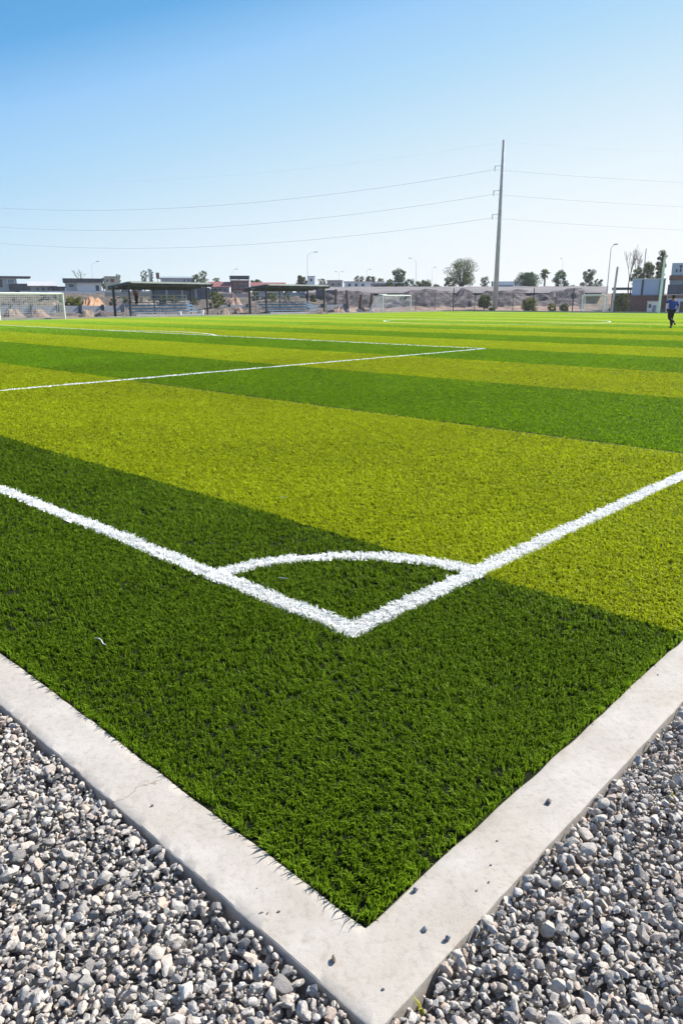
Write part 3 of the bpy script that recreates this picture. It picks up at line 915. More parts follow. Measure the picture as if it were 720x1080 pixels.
def bare_tree(px, py_top, py_base, Y, wpx, label, spread=.5):
    base = at(px, py_base, Y); h = at(px, py_top, Y).z - base.z; w = wpx / 798.7 * Y
    t = thing('bare_tree', label, 'bare tree', base, 0, 'trees beyond the pitch')
    tr = MB(); tw = MB()

    def grow(p, d, L_, r, lvl):
        q = p + d * L_
        (tr if lvl < 2 else tw).tube([p, p.lerp(q, .5) + Vector((random.uniform(-.05, .05) * L_, 0, 0)), q], [r, r * .8, r * .6], 5)
        if lvl >= 4: return
        for _ in range(3 if lvl else 4):
            nd = (d + Vector((random.gauss(0, spread), random.gauss(0, spread), random.uniform(-.05, .35)))).normalized()
            grow(q if random.random() < .7 else p.lerp(q, .7), nd, L_ * random.uniform(.55, .8), r * .58, lvl + 1)
    grow(Vector((0, 0, -.2)), Vector((0, 0, 1)), h * .36, h * .02, 0)
    for b in (tr, tw):
        zs = max(v[2] for v in tr.v + tw.v) if b is tr else zs
        b_x = max(abs(v[0]) for v in tr.v + tw.v) if b is tr else b_x
    sx_ = min(1.0, w / 2 / max(b_x, .01)); sz = h / zs
    for b in (tr, tw): b.v = [(v[0] * sx_, v[1] * sx_, v[2] * sz) for v in b.v]
    tr.build('trunk', M_trunk, t); tw.build('twig_canopy', M_trunk, t)
    return t


class Build:
    """a building that faces the pitch; photo columns and rows give its real size at distance Y"""

    def __init__(self, name, label, cat, p0, p1, py_base, Y, depth, group=None, rz=0.0):
        self.Y = Y; self.p0 = p0; self.p1 = p1; self.rz = rz
        c = at((p0 + p1) / 2, py_base, Y); self.o = c
        rz = rz - math.atan(c.x / c.y); self.rz = rz
        self.t = thing(name, label, cat, c, rz, group); self.depth = depth

    def X(self, px): return (px - (self.p0 + self.p1) / 2) / 798.7 * self.Y

    def Z(self, py): return at((self.p0 + self.p1) / 2, py, self.Y).z - self.o.z

    def box(self, name, m, p0, p1, y0, y1, front=0.0, depth=None, parent=None):
        """slab from photo columns p0..p1 and rows y0 (top)..y1; front = metres towards the camera"""
        d = self.depth if depth is None else depth
        x0, x1, z1, z0_ = self.X(p0), self.X(p1), self.Z(y0), self.Z(y1)
        return MB().box(((x0 + x1) / 2, -front + d / 2, (z0_ + z1) / 2), (x1 - x0, d, z1 - z0_)).build(name, m, parent or self.t)

    def gable(self, name, m, p0, p1, y_ridge, y_eave, over=.4):
        x0, x1, z1, z0_ = self.X(p0) - over, self.X(p1) + over, self.Z(y_ridge), self.Z(y_eave)
        d = self.depth + 2 * over
        ring = [(x0, -over, z0_), (x0, -over + d, z0_), (x0, -over + d / 2, z1)]
        return MB().prism(ring, (x1 - x0, 0, 0)).build(name, m, self.t)

    def window(self, p0, p1, y0, y1, frame=None, pane=None):
        f = self.box('window', frame or M_white, p0, p1, y0, y1, .06, .12)
        w = (p1 - p0) * .1; hh = (y1 - y0) * .1
        self.box('pane', pane or M_glass, p0 + w, p1 - w, y0 + hh, y1 - hh, .09, .06, f)
        return f


# ------------------------------------------------------------------ goals
def goal(a, b0, b1, hgt, label, depth=1.6, along='B', sgn=1):
    """spare goal: the mouth runs from b0 to b1 along the side of the pitch, the net leans away from it"""
    if along == 'B':
        o = P(a, b0); u = (P(a, b1) - o); n = Vector((AX[0], AX[1], 0)) * sgn
    else:
        o = P(b0, a); u = (P(b1, a) - o); n = Vector((BX[0], BX[1], 0)) * sgn
    wd = u.length; u = u.normalized()
    t = thing('football_goal', label, 'goal', o, 0, 'white goals around the pitch')
    L = lambda s_, d, z: u * s_ + n * d + Vector((0, 0, z))
    r = .085
    for s_ in (0, wd):
        MB().tube([L(s_, 0, -.12), L(s_, 0, hgt + r)], r, 8).build('post', M_steel_w, t)
    MB().tube([L(r, 0, hgt), L(wd - r, 0, hgt)], r * .98, 8).build('crossbar', M_steel_w, t)
    for s_ in (0, wd):
        MB().tube([L(s_, .05, hgt), L(s_, depth * .45, hgt - .02), L(s_, depth, -.1)], .04, 6).build('net_support', M_steel_w, t)
    MB().tube([L(0, depth, -.05), L(wd, depth, -.05)], .04, 6).build('ground_bar', M_steel_w, t)
    nb_ = MB(); st_ = .16; rr = .011
    k = int(wd / st_)
    prof = [(0.05, hgt), (depth * .45, hgt - .02), (depth, -.02)]

    def pr(q):
        ls = [math.dist(prof[i], prof[i + 1]) for i in range(2)]; q *= sum(ls)
        if q < ls[0]: f = q / ls[0]; return tuple(np.array(prof[0]) * (1 - f) + np.array(prof[1]) * f)
        f = (q - ls[0]) / ls[1]; return tuple(np.array(prof[1]) * (1 - f) + np.array(prof[2]) * f)
    for i in range(1, k):
        nb_.tube([L(wd * i / k, *pr(0)), L(wd * i / k, *pr(.28)), L(wd * i / k, *pr(1))], rr, 3, False)
    m_ = int((depth * .45 + hgt * 1.05) / st_)
    for i in range(1, m_):
        d, z = pr(i / m_); nb_.tube([L(0, d, z), L(wd, d, z)], rr, 3, False)
    for s_ in (.002, wd - .002):
        for i in range(1, 14):
            z = hgt * i / 14; dm = depth - (z / hgt) * depth * .55
            nb_.tube([L(s_, 0, z), L(s_, dm, z)], rr, 3, False)
        for i in range(1, 8):
            d = depth * i / 8; nb_.tube([L(s_, d, -.02), L(s_, d, hgt if d < depth * .45 else hgt * (1 - (d - depth * .45) / (depth * .55)))], rr, 3, False)
    nb_.build('net', M_net, t)
    return t


def b_on(px, a):
    """where the photo column px meets the line A = a: its B"""
    tx_ = (px - 360) / 798.7
    Y = (a + C0 @ AX) / (tx_ * AX[0] + AX[1])
    return to_ab(tx_ * Y, Y)[1]


def a_on(px, b):
    tx_ = (px - 360) / 798.7
    Y = (b + C0 @ BX) / (tx_ * BX[0] + BX[1])
    return to_ab(tx_ * Y, Y)[0]


goal(62.55, b_on(-1.5, 62.55), b_on(67.5, 62.55), 2.2, 'largest looking white goal, left of the covered stands', 1.7)
goal(63.6, b_on(404, 63.6), b_on(433.5, 63.6), 2.2, 'middle white goal, in front of the rocky embankment', 2.6)
gb = LEN + 1.9
goal(gb, a_on(637, gb), a_on(614, gb), 2.15, 'narrow white goal with dense net, right of the green bushes', 1.6, 'A', 1)


# ------------------------------------------------------------------ covered stands
def stand(label, p0, p1):
    a = 65.2
    b0, b1 = b_on(p0, a), b_on(p1, a)
    o = P(a, b0); wd = b1 - b0; dp = 3.3
    rz = math.atan2(BX[1], BX[0])
    t = thing('covered_stand', label, 'covered stand', o, rz, 'covered stands beside the pitch')   # x along the pitch, y away from it
    hf, hb = 3.42, 3.05
    for x in (.15, wd - .15):
        MB().tube([(x, .15, -.2), (x, .15, hf - .15)], .10, 6).build('post', M_dsteel, t)
        MB().tube([(x, dp - .15, -.2), (x, dp - .15, hb - .1)], .13, 6).build('post', M_dsteel, t)
    MB().tube([(wd * .5, dp - .15, -.2), (wd * .5, dp - .15, hb - .1)], .07, 6).build('post', M_dsteel, t)
    rf = MB().prism([(-.2, -.45, hf), (-.2, dp + .35, hb), (-.2, dp + .35, hb - .08), (-.2, -.45, hf - .08)], (wd + .4, 0, 0)).build('roof', M_roofg, t)
    fr = MB()
    for x in np.linspace(-.2, wd + .2, 7):
        fr.prism([(x, -.5, hf - .085), (x, dp + .3, hb - .085), (x, dp + .3, hb - .25), (x, -.5, hf - .25)], (.07, 0, 0))
    for f in np.linspace(0.02, .98, 5):
        y = -.45 + f * (dp + .7); z = hf + (hb - hf) * f - .25
        fr.box((wd / 2, y, z - .06), (wd + .5, .08, .12))
    fr.build('roof_frame', M_dsteel, t)
    MB().box((wd / 2, dp / 2 - .1, hf - .34 - .06), (wd + .4, dp + .4, .035)).build('ceiling_panel', M_dsteel, t)
    # three tiers of benches
    for k in range(4):
        y = .55 + k * .62; z = .42 + k * .32
        MB().box((wd / 2, y, z), (wd - 1.6, .32, .09)).build('bench', M_alu if k < 1 else M_blue, t)
        MB().box((wd / 2, y - .24, z - .27), (wd - 1.6, .26, .16)).build('foot_board', M_blue if k else M_alu, t)
    MB().prism([(0, -.46, hf + .01), (0, -.53, hf + .01), (0, -.53, hf - .16), (0, -.46, hf - .16)], (wd, 0, 0)).build('fascia', M_lgrey, t)
    sb_ = MB()
    for x in np.linspace(1.0, wd - 1.0, 5):
        sb_.tube([(x, .35, -.15), (x, 2.75, 1.30)], .03, 5)
        for k in range(4):
            y = .55 + k * .62; sb_.tube([(x, y, -.15), (x, y, .38 + k * .32)], .03, 5)
    sb_.build('bench_frame', M_galv, t)
    br = MB()
    for z in (1.35, 1.75, 2.15): br.tube([(.9, 2.95, z), (wd - .9, 2.95, z)], .025, 5)
    for x in np.linspace(.9, wd - .9, 6): br.tube([(x, 2.95, -.15), (x, 2.95, 2.15)], .03, 5)
    br.build('back_rail', M_galv, t)
    return t, o, wd, rz


st1 = stand('left covered stand with dark sloping roof and spectator in red', 137, 221)
st2 = stand('right covered stand with dark sloping roof and empty benches', 281, 344)


def local(st_, x, y, z=0.0):
    t, o, wd, rz = st_
    return Vector((o.x + x * math.cos(rz) - y * math.sin(rz), o.y + x * math.sin(rz) + y * math.cos(rz), z))


def white_tub(p, s_, label):
    t = thing('white_tub', label, 'tub', p, .4, 'white tubs by the stands')
    MB().tube([(0, 0, 0), (0, 0, s_)], [s_ * .36, s_ * .44], 12).build('tub_body', M_white, t)
    MB().tube([(0, 0, s_ + .001), (0, 0, s_ + .06)], [s_ * .47, s_ * .46], 12).build('lid', M_white, t)


white_tub(P(64.3, b_on(189, 64.3), -.12), .55, 'white tub in front of the left stand benches')
white_tub(P(65.6, b_on(212.5, 65.6), -.12), .65, 'white tub at the right end of the left stand')

# ------------------------------------------------------------------ people
M_skin = mat('skin', (0.30, 0.17, 0.11), 0.6, 0.08, 8)
M_hair = mat('black_hair', (0.012, 0.010, 0.010), 0.6, 0.3, 30)
M_shirt = mat('blue_shirt', (0.04, 0.06, 0.32), 0.8, 0.15, 9)
M_trous = mat('black_trousers', (0.008, 0.008, 0.012), 0.8, 0.3, 9)
M_maroon = mat('dark_red_top', (0.16, 0.02, 0.025), 0.8, 0.2, 9)
M_shoe = mat('black_shoe', (0.012, 0.012, 0.014), 0.5, 0.2, 9)


def skin_mesh(name, pts, edges_, radii, root, m, parent, sub=2):
    me = bpy.data.meshes.new(name); me.from_pydata([tuple(p) for p in pts], edges_, [])
    o = bpy.data.objects.new(name, me); COL.objects.link(o)
    md = o.modifiers.new('skin', 'SKIN'); md.use_smooth_shade = True
    for i, r in enumerate(radii):
        sv = me.skin_vertices[0].data[i]; sv.radius = (r, r) if not hasattr(r, '__len__') else r; sv.use_root = (i == root)
    o.modifiers.new('subsurf', 'SUBSURF').levels = sub
    o.modifiers['subsurf'].render_levels = sub
    dg = bpy.context.evaluated_depsgraph_get(); dg.update()
    me2 = bpy.data.meshes.new_from_object(o.evaluated_get(dg))
    o.modifiers.clear(); old = o.data; o.data = me2; bpy.data.meshes.remove(old)
    me2.name = name; me2.materials.clear(); me2.materials.append(m); me2.shade_smooth()
    if parent: o.parent = parent
    return o


def person(loc, rz, label, J, top_m, hair_len=.1):
    """J: joints in metres, figure facing -y (towards +y its back)"""
    t = thing('person', label, 'person', loc, rz)
    K = list(J); idx = {k: i for i, k in enumerate(K)}
    pts = [Vector(J[k]) for k in K]
    E = lambda *names: [(idx[a], idx[b]) for a, b in zip(names, names[1:])]
    ed = E('pelvis', 'waist', 'chest', 'neck', 'head_low', 'head_mid', 'head_top')
    rad = dict(pelvis=.125, waist=.11, chest=.135, neck=.055, head_low=.075, head_mid=.095, head_top=.06)
    for s_ in ('l', 'r'):
        ed += E('chest', 'sh_' + s_, 'el_' + s_, 'wr_' + s_, 'palm_' + s_)
        rad.update({'sh_' + s_: .06, 'el_' + s_: .042, 'wr_' + s_: .03, 'palm_' + s_: .036})
        for f in range(5):
            k = f'f{f}_{s_}'
            if k in idx: ed += E('palm_' + s_, k); rad[k] = .0095
        ed += E('pelvis', 'hip_' + s_, 'kn_' + s_, 'an_' + s_, 'toe_' + s_)
        rad.update({'hip_' + s_: .088, 'kn_' + s_: .06, 'an_' + s_: .042, 'toe_' + s_: .035})
    ed += E('head_mid', 'nose'); rad['nose'] = .016
    ed += E('head_mid', 'ear_l'); ed += E('head_mid', 'ear_r'); rad['ear_l'] = rad['ear_r'] = .018
    skin_mesh('body', pts, ed, [rad[k] for k in K], idx['pelvis'], M_skin, t)

    def sub_(name, names, chains, rr, m):
        ii = {k: i for i, k in enumerate(names)}
        return skin_mesh(name, [Vector(J[k]) if isinstance(J.get(k), tuple) else J[k] for k in names], [(ii[a], ii[b]) for ch in chains for a, b in zip(ch, ch[1:])], rr, 0, m, t)
    sub_('trousers', ['pelvis', 'hip_l', 'kn_l', 'an_l', 'hip_r', 'kn_r', 'an_r'], [('pelvis', 'hip_l', 'kn_l', 'an_l'), ('pelvis', 'hip_r', 'kn_r', 'an_r')],
         [.148, .11, .084, .066, .11, .084, .066], M_trous)
    sub_('shirt', ['waist', 'pelvis', 'chest', 'sh_l', 'el_l', 'sh_r', 'el_r'], [('pelvis', 'waist', 'chest'), ('chest', 'sh_l', 'el_l'), ('chest', 'sh_r', 'el_r')],
         [.145, .155, .165, .082, .062, .082, .062], top_m)
    hd = Vector(J['head_mid'])
    J['h0'] = tuple(hd + Vector((0, .02, .06))); J['h1'] = tuple(hd + Vector((0, .045, 0))); J['h2'] = tuple(hd + Vector((0, .06, -hair_len)))
    sub_('hair', ['h0', 'h1', 'h2'], [('h0', 'h1', 'h2')], [.10, .105, .06], M_hair)
    for s_ in ('l', 'r'):
        a, b = Vector(J['an_' + s_]), Vector(J['toe_' + s_])
        d = (b - a)
        skin_mesh('shoe', [a + Vector((0, .02, -.03)), a.lerp(b, .5) + Vector((0, 0, -.02)), b], [(0, 1), (1, 2)], [.058, .055, .044], 0, M_shoe, t, 1)
    return t


def hand(J, s_, dirv):
    p = Vector(J['palm_' + s_]); w_ = Vector(J['wr_' + s_]); d = (p - w_).normalized()
    side = d.cross(Vector((0, 1, 0.01))).normalized()
    for f, (o_, L_) in enumerate(((-.034, .055), (-.022, .08), (-.007, .088), (.009, .082), (.024, .066))):
        J[f'f{f}_{s_}'] = tuple(p + side * o_ + d * L_ + Vector((0, -.015 if f else .0, 0)))


# walking away over the far right of the pitch, one hand to the head, rear foot lifted
J = dict(pelvis=(.04, 0, .95), waist=(.03, 0, 1.10), chest=(0.02, -.02, 1.34), neck=(.01, -.02, 1.52), head_low=(.0, -.03, 1.60), head_mid=(0, -.03, 1.68), head_top=(0, -.02, 1.76),
         nose=(0, -.135, 1.665), ear_l=(-.095, -.02, 1.68), ear_r=(.095, -.02, 1.68),
         sh_l=(-.17, -.01, 1.43), el_l=(-.34, -.10, 1.30), wr_l=(-.19, -.16, 1.52), palm_l=(-.14, -.15, 1.60),
         sh_r=(.21, -.01, 1.41), el_r=(.29, .06, 1.14), wr_r=(.25, -.05, .92), palm_r=(.24, -.08, .84),
         hip_l=(-.05, 0, .90), kn_l=(-.045, -.04, .49), an_l=(-.055, .02, .09), toe_l=(-.06, -.14, .04),
         hip_r=(.13, 0, .90), kn_r=(.10, .0, .50), an_r=(.02, .30, .30), toe_r=(.0, .34, .17))
for k in ('sh', 'el', 'wr', 'palm'):            # the raised arm is the left one as seen from behind
    a, b = J[k + '_l'], J[k + '_r']
    J[k + '_l'], J[k + '_r'] = (-b[0], b[1], b[2]), (-a[0], a[1], a[2])
hand(J, 'l', 1); hand(J, 'r', 1)
pg = at(706, 345.6, 43.0)
walker = person((pg.x, pg.y, 0.0), R(180) + R(16), 'person in blue shirt and black trousers walking across the far turf', J, M_shirt, .16)
walker.scale = (1.16, 1.12, 1.05)
# standing on the top bench of the left stand
J2 = dict(pelvis=(0, 0, .93), waist=(0, 0, 1.08), chest=(0, 0, 1.32), neck=(0, 0, 1.50), head_low=(0, -.01, 1.57), head_mid=(0, -.01, 1.65), head_top=(0, 0, 1.73),
          nose=(0, -.11, 1.64), ear_l=(-.095, 0, 1.65), ear_r=(.095, 0, 1.65),
          sh_l=(-.19, 0, 1.40), el_l=(-.25, .03, 1.12), wr_l=(-.24, -.04, .90), palm_l=(-.24, -.06, .82),
          sh_r=(.19, 0, 1.40), el_r=(.25, .03, 1.12), wr_r=(.24, -.04, .90), palm_r=(.24, -.06, .82),
          hip_l=(-.09, 0, .88), kn_l=(-.10, -.02, .48), an_l=(-.10, .02, .09), toe_l=(-.11, -.13, .04),
          hip_r=(.09, 0, .88), kn_r=(.10, -.02, .48), an_r=(.10, .02, .09), toe_r=(.11, -.13, .04))
hand(J2, 'l', 1); hand(J2, 'r', 1)
q = local(st1, 1.9, 1.79, .42 + 2 * .32 + .03)
person((q.x, q.y, q.z), st1[3] + R(10), 'person in dark red top standing on the left stand benches', J2, M_maroon, .06)


# ------------------------------------------------------------------ power line
def power_pole(px, py_top, Y, r0, r1, label, ys):
    base = at(px, 326.5, Y); base.z = 0
    # solve the height whose image row is py_top
    lo, hi = 5.0, 80.0
    for _ in range(50):
        m_ = (lo + hi) / 2
        rel = Vector((base.x, base.y, m_ - H)); yy = 540 - F * rel.dot(up) / rel.dot(fw)
        if yy > py_top: lo = m_
        else: hi = m_
    hgt = lo
    t = thing('power_pole', label, 'power pole', (base.x, base.y, -.3), 0, 'concrete power poles')
    MB().tube([(0, 0, 0), (0, 0, hgt * .5), (0, 0, hgt + .3)], [r0, (r0 + r1) / 2, r1], 10).build('shaft', M_conp, t, True)
    zs_ = []
    for py in ys:
        lo, hi = 3.0, 80.0
        for _ in range(50):
            m_ = (lo + hi) / 2
            rel = Vector((base.x, base.y, m_ - H)); yy = 540 - F * rel.dot(up) / rel.dot(fw)
            if yy > py: lo = m_
            else: hi = m_
        z = lo; zs_.append(z)
        ins = MB()
        ins.tube([(-.15, 0, z + .3), (-1.15, -.1, z + .3)], .05, 5)
        for k in range(5): ins.tube([(-1.1, -.1, z + .22 - k * .12), (-1.1, -.1, z + .16 - k * .12)], [.10, .13], 6)
        ins.tube([(-1.1, -.1, z + .3), (-1.1, -.1, z - .5)], .035, 5)
        ins.build('insulator', M_galv, t)
    return base, hgt, zs_


YP = 116.0
pb, ph_, pz = power_pole(521.4, 147.5, YP, .40, .20, 'tall grey concrete power pole rising in front of the embankment', [175, 201, 226])
lb, lh, lz = power_pole(-5.5, 190, YP * 1.38, .40, .20, 'concrete power pole at the far left edge of the view', [215, 235, 252])
rb = at(1130, 326, YP * 1.02); rb.z = 0


def cable(z0, z1, z2, sag1, sag2, label, r=.017, off=-1.1):
    pts = []
    A_ = Vector((lb.x + off, lb.y - .1, z0)); B_ = Vector((pb.x + off, pb.y - .1, z1)); C_ = Vector((rb.x + off, rb.y, z2))
    for (p, q_, s_, n) in ((A_, B_, sag1, 30), (B_, C_, sag2, 30)):
        for i in range(n):
            f = i / n; v = p.lerp(q_, f); v.z -= s_ * 4 * f * (1 - f); pts.append(v)
    pts.append(C_)
    o = MB().tube(pts, r, 4).build('power_line', M_wire)
    tag(o, label, 'power line', 'wires on the power poles')


cable(lz[0] - .5, pz[0] - .5, pz[0] - 1.5, 2.6, 1.6, 'upper of the three heavy wires on the tall pole')
cable(lz[1] - .5, pz[1] - .5, pz[1] - 1.5, 2.6, 1.6, 'middle of the three heavy wires on the tall pole')
cable(lz[2] - .5, pz[2] - .5, pz[2] - 1.5, 2.6, 1.6, 'lowest of the three heavy wires on the tall pole')
cable(lh + .1, ph_ - .3, ph_ - .8, 2.2, 1.4, 'faint thin wire at the top of the tall pole', .005, 0.0)


# ------------------------------------------------------------------ lamps and posts
def lamp(px, py_top, py_base, Y, label, arm=7, r=.09, m=None, head=True, arm_up=4, both=False):
    base = at(px, py_base, Y); top = at(px, py_top, Y); h = top.z - base.z
    t = thing('street_lamp', label, 'street lamp', base, 0, 'street lamps beyond the pitch')
    r *= .72
    MB().tube([(0, 0, -.3), (0, 0, h * .5), (0, 0, h)], [r, r * .8, r * .55], 6).build('pole', m or M_galv, t)
    for sgn in ((1, -1) if both else (1,)):
        L_ = arm / 798.7 * Y * sgn; u_ = arm_up / 798.7 * Y
        MB().tube([(0, 0, h), (L_ * .5, 0, h + u_ * .7), (L_, 0, h + u_)], r * .45, 5).build('arm', m or M_galv, t)
        MB().box((L_ * 1.12, 0, h + u_), (abs(L_) * .3 + .3, .25, .14)).build('lamp_head', M_lgrey, t)


lamp(99.5, 280, 309, 190, 'street lamp with right arm behind the white flat roofed building', 6, .07)
lamp(246, 287, 309, 200, 'street lamp behind the red tiled houses', 4, .07, arm_up=3)
lamp(324.5, 269, 309, 170, 'tall street lamp with long right arm beside the clipped tree', 8, .09, arm_up=3)
lamp(438, 276, 306, 200, 'street lamp with left arm above the embankment trees', -6, .10, arm_up=3.5)
lamp(386.5, 285, 305, 240, 'thin street lamp above the middle pale houses', 3, .08, arm_up=1)
lamp(357.5, 287, 308, 240, 'thin street lamp with two arms behind the right stand', 3, .08, arm_up=0.5, both=True)
lamp(455, 283, 306, 240, 'thin street lamp between hedge trees and the large airy tree', 2.5, .07, arm_up=1)
lamp(591, 277, 306, 220, 'pale street lamp with short left arm near the palm', -2, .09, arm_up=4)
lamp(637.3, 262, 331, 104, 'tall floodlight pole behind the narrow goal', 4, .10, M_lgrey, arm_up=4)


def post(px, py_top, py_base, Y, r, m, label, lean=0.0, name='post', cat='post', group=None, cap=True):
    base = at(px, py_base, Y); h = at(px, py_top, Y).z - base.z
    t = thing(name, label, cat, base, 0, group)
    MB().tube([(0, 0, -.3), (lean * .5, 0, h * .5), (lean, 0, h)], [r, r * .92, r * .8], 8).build('shaft', m, t)
    MB().tube([(0, 0, -.2), (0, 0, .12)], [r * 2.0, r * 1.7], 8).build('footing', M_conp, t)


post(644, 281.5, 331, 101, .17, M_conp, 'thick pale leaning post between floodlight pole and leafy bush', .25, 'light_post', 'light post')
post(693.5, 271, 333, 92, .17, M_white, 'tall white post in front of the brick building', .0, 'light_post', 'light post')
post(676, 262, 308, 140, .10, M_lgrey, 'thin pale mast behind the blue panelled block', .0, 'mast', 'mast')
for i, (px, yt, yb, r, lean, lab) in enumerate([(353.8, 305, 327, .20, .05, 'tall brown timber post right of the right stand'), (366.5, 306, 327, .22, -.15, 'second brown timber post from the right stand'),
                                                (379, 311, 327, .26, .25, 'leaning dark timber post beside the middle goal, left of two'), (390.5, 310, 327, .26, .2, 'leaning dark timber post closest to the middle goal'),
                                                (342, 303, 328, .17, 0, 'reddish brown post directly at the end of the right stand')]):
    post(px, yt, yb, 112, r, M_wood, lab, lean, 'timber_post', 'timber post', 'timber posts along the dirt')

# wire fence along the far side: thin dark posts with strands
t = thing('wire_fence', 'thin dark wire fence at the foot of the embankment', 'fence', at(420, 327, 110), 0)
o0 = t.location.copy(); wires = MB(); f0 = at(438, 327, 110); f1 = at(606, 329, 106)
n_f = 9
for i, px in enumerate((438, 458, 477.5, 500, 540, 561.5, 585, 603)):
    p = at(px, 327.6, 110) - o0; tall = px in (477.5, 561.5, 603)
    MB().tube([p + Vector((0, 0, -.4)), p + Vector((0, 0, 3.1 if tall else 2.5))], .075 if tall else .045, 6).build('fence_post', M_dsteel, t)
for z in (.4, .9, 1.4, 1.9, 2.4):
    wires.tube([at(438, 327.6, 110) - o0 + Vector((0, 0, z)), at(603, 327.6, 110) - o0 + Vector((0, 0, z))], .012, 3)
wires.build('fence_wire', M_dsteel, t)

# ------------------------------------------------------------------ low concrete barriers and mounds on the left
bars = [(-6, 12), (14, 33), (36, 60), (69, 84), (88, 107), (112, 128), (226, 240), (244, 259), (320, 338), (344, 362)]
bl = ['low grey barrier at the far left behind the largest looking goal', 'grey barrier behind the goal, second from the left edge', 'grey barrier behind the right side of that left goal',
      'grey barrier just right of the left goal', 'grey barrier under the orange earth mound', 'grey barrier behind the left stand posts', 'grey barrier between the stands, left of two',
      'grey barrier between the stands, right of two', 'grey barrier behind the right stand end', 'grey barrier behind the brown timber posts']
for (p0, p1), lab in zip(bars, bl):
    Y = 93 if p0 < 200 else 106
    c = at((p0 + p1) / 2, 331.5 if p0 < 200 else 329, Y); w = (p1 - p0) / 798.7 * Y
    t = thing('concrete_barrier', lab, 'concrete barrier', (c.x, c.y, 0), R(8), 'low concrete barriers')
    zb = .0
    MB().prism([(-w / 2, -.75, zb - .3), (-w / 2, -.75, zb + .10), (-w / 2, -.1, zb + 1.0), (-w / 2, .12, zb + 1.0), (-w / 2, .35, zb + .25), (-w / 2, .35, zb - .3)], (w, 0, 0)).build('barrier_body', M_barrier, t)
    MB().box((w / 2 + .25, 0, .40), (.36, .5, 1.5)).build('end_post', M_slate, t)


def mound(px, py_top, Y, wpx, m, label, dp=5.0):
    base = at(px, 327, Y); h = at(px, py_top, Y).z - base.z + 1.0; w = wpx / 798.7 * Y
    b = MB(); nx, ny = 26, 14; sx0 = random.random() * 40
    for j in range(ny + 1):
        for i in range(nx + 1):
            u_, v_ = i / nx * 2 - 1, j / ny * 2 - 1
            r = math.sqrt(u_ * u_ + v_ * v_)
            z = h * max(0, 1 - r * r) * (.55 + .5 * float(vnoise(u_ * 3 + sx0, v_ * 3, 1.3)) + .35 * float(vnoise(u_ * 3 + sx0, v_ * 3, 3.7))) - 1.0
            b.v.append((u_ * w / 2, v_ * dp, z))
    for j in range(ny):
        for i in range(nx):
            k = j * (nx + 1) + i; b.f.append((k, k + 1, k + nx + 2, k + nx + 1))
    o = b.build('earth_mound', m); o.location = base
    for p in o.data.polygons:
        if p.normal.z < 0: p.flip()
    tag(o, label, 'earth mound', 'mounds of earth')


M_orange = ground_mat('orange_earth', (0.30, 0.17, 0.10), (0.46, 0.30, 0.20), 0.7)
mound(99, 313.5, 108, 34, M_orange, 'orange earth mound left of the left stand')
mound(52, 316, 112, 44, M_dirt, 'tan earth mound behind the left goal net')
mound(20, 315, 116, 50, M_rock, 'grey rubble mound at the far left behind the goal')
mound(245, 314, 112, 40, M_red, 'pinkish earth mound between the two stands')
mound(305, 318, 118, 40, M_rock, 'grey rubble mound behind the right stand benches')
mound(150, 317, 110, 60, M_dirt, 'tan earth mound behind the left stand benches')

for px, yt, Y, w_, m_, lab in [(14, 326, 84, 22, M_dirt, 'small tan heap in front of the far left barriers'), (40, 326.5, 82, 26, M_red, 'small reddish heap behind the left goal net'),
                               (92, 327, 83, 20, M_dirt, 'small tan heap just right of the left goal'), (108, 327, 84, 16, M_rock, 'small dark heap beside the left stand posts'),
                               (236, 325, 92, 18, M_dirt, 'small tan heap between the stands, left one'), (252, 325, 93, 16, M_red, 'small reddish heap between the stands, right one'),
                               (355, 324.5, 104, 26, M_red, 'low reddish heap at the foot of the brown posts'), (384, 325, 105, 20, M_dirt, 'low tan heap beside the middle goal'),
                               (60, 311, 128, 60, M_rock, 'long dark rubble bank behind the left goal'), (190, 312, 128, 50, M_rock, 'long dark rubble bank behind the left stand'), (285, 311, 128, 60, M_rock, 'long dark rubble bank behind the right stand roof')]:
    mound(px, yt, Y, w_, m_, lab, 2.0 if Y < 110 else 5.0)

# long white street wall on the left
B = Build('street_wall', 'long low white street wall behind the left goal', 'wall', 30, 232, 311, 165, .3)
B.box('wall_body', M_white, 30, 232, 307.2, 310.5, 0, .3); B.box('coping', M_lgrey, 29.5, 232.5, 306.8, 307.2, .05, .4)
B = Build('screen_wall', 'dark slate panelled wall behind the left stand', 'wall', 160, 222, 320, 125, .4)
B.box('panel', M_slate, 162, 176, 304, 321, 0, .3); B.box('panel', M_slate, 178, 192, 303.5, 321, 0.02, .3); B.box('panel', M_slate, 194, 206, 304, 321, 0, .3); B.box('panel', M_slate, 208, 222, 303.5, 321, .02, .3)
for x in (161, 177, 193, 207): B.box('pillar', M_beige, x - 1, x + 1, 302.5, 321, .1, .5)
B = Build('screen_wall', 'dark blue grey wall behind the right stand', 'wall', 334, 350, 316, 130, .4)
B.box('panel', M_slate, 333, 343, 305, 318, 0, .3); B.box('panel', M_slate, 344, 356, 306, 318, .02, .3)

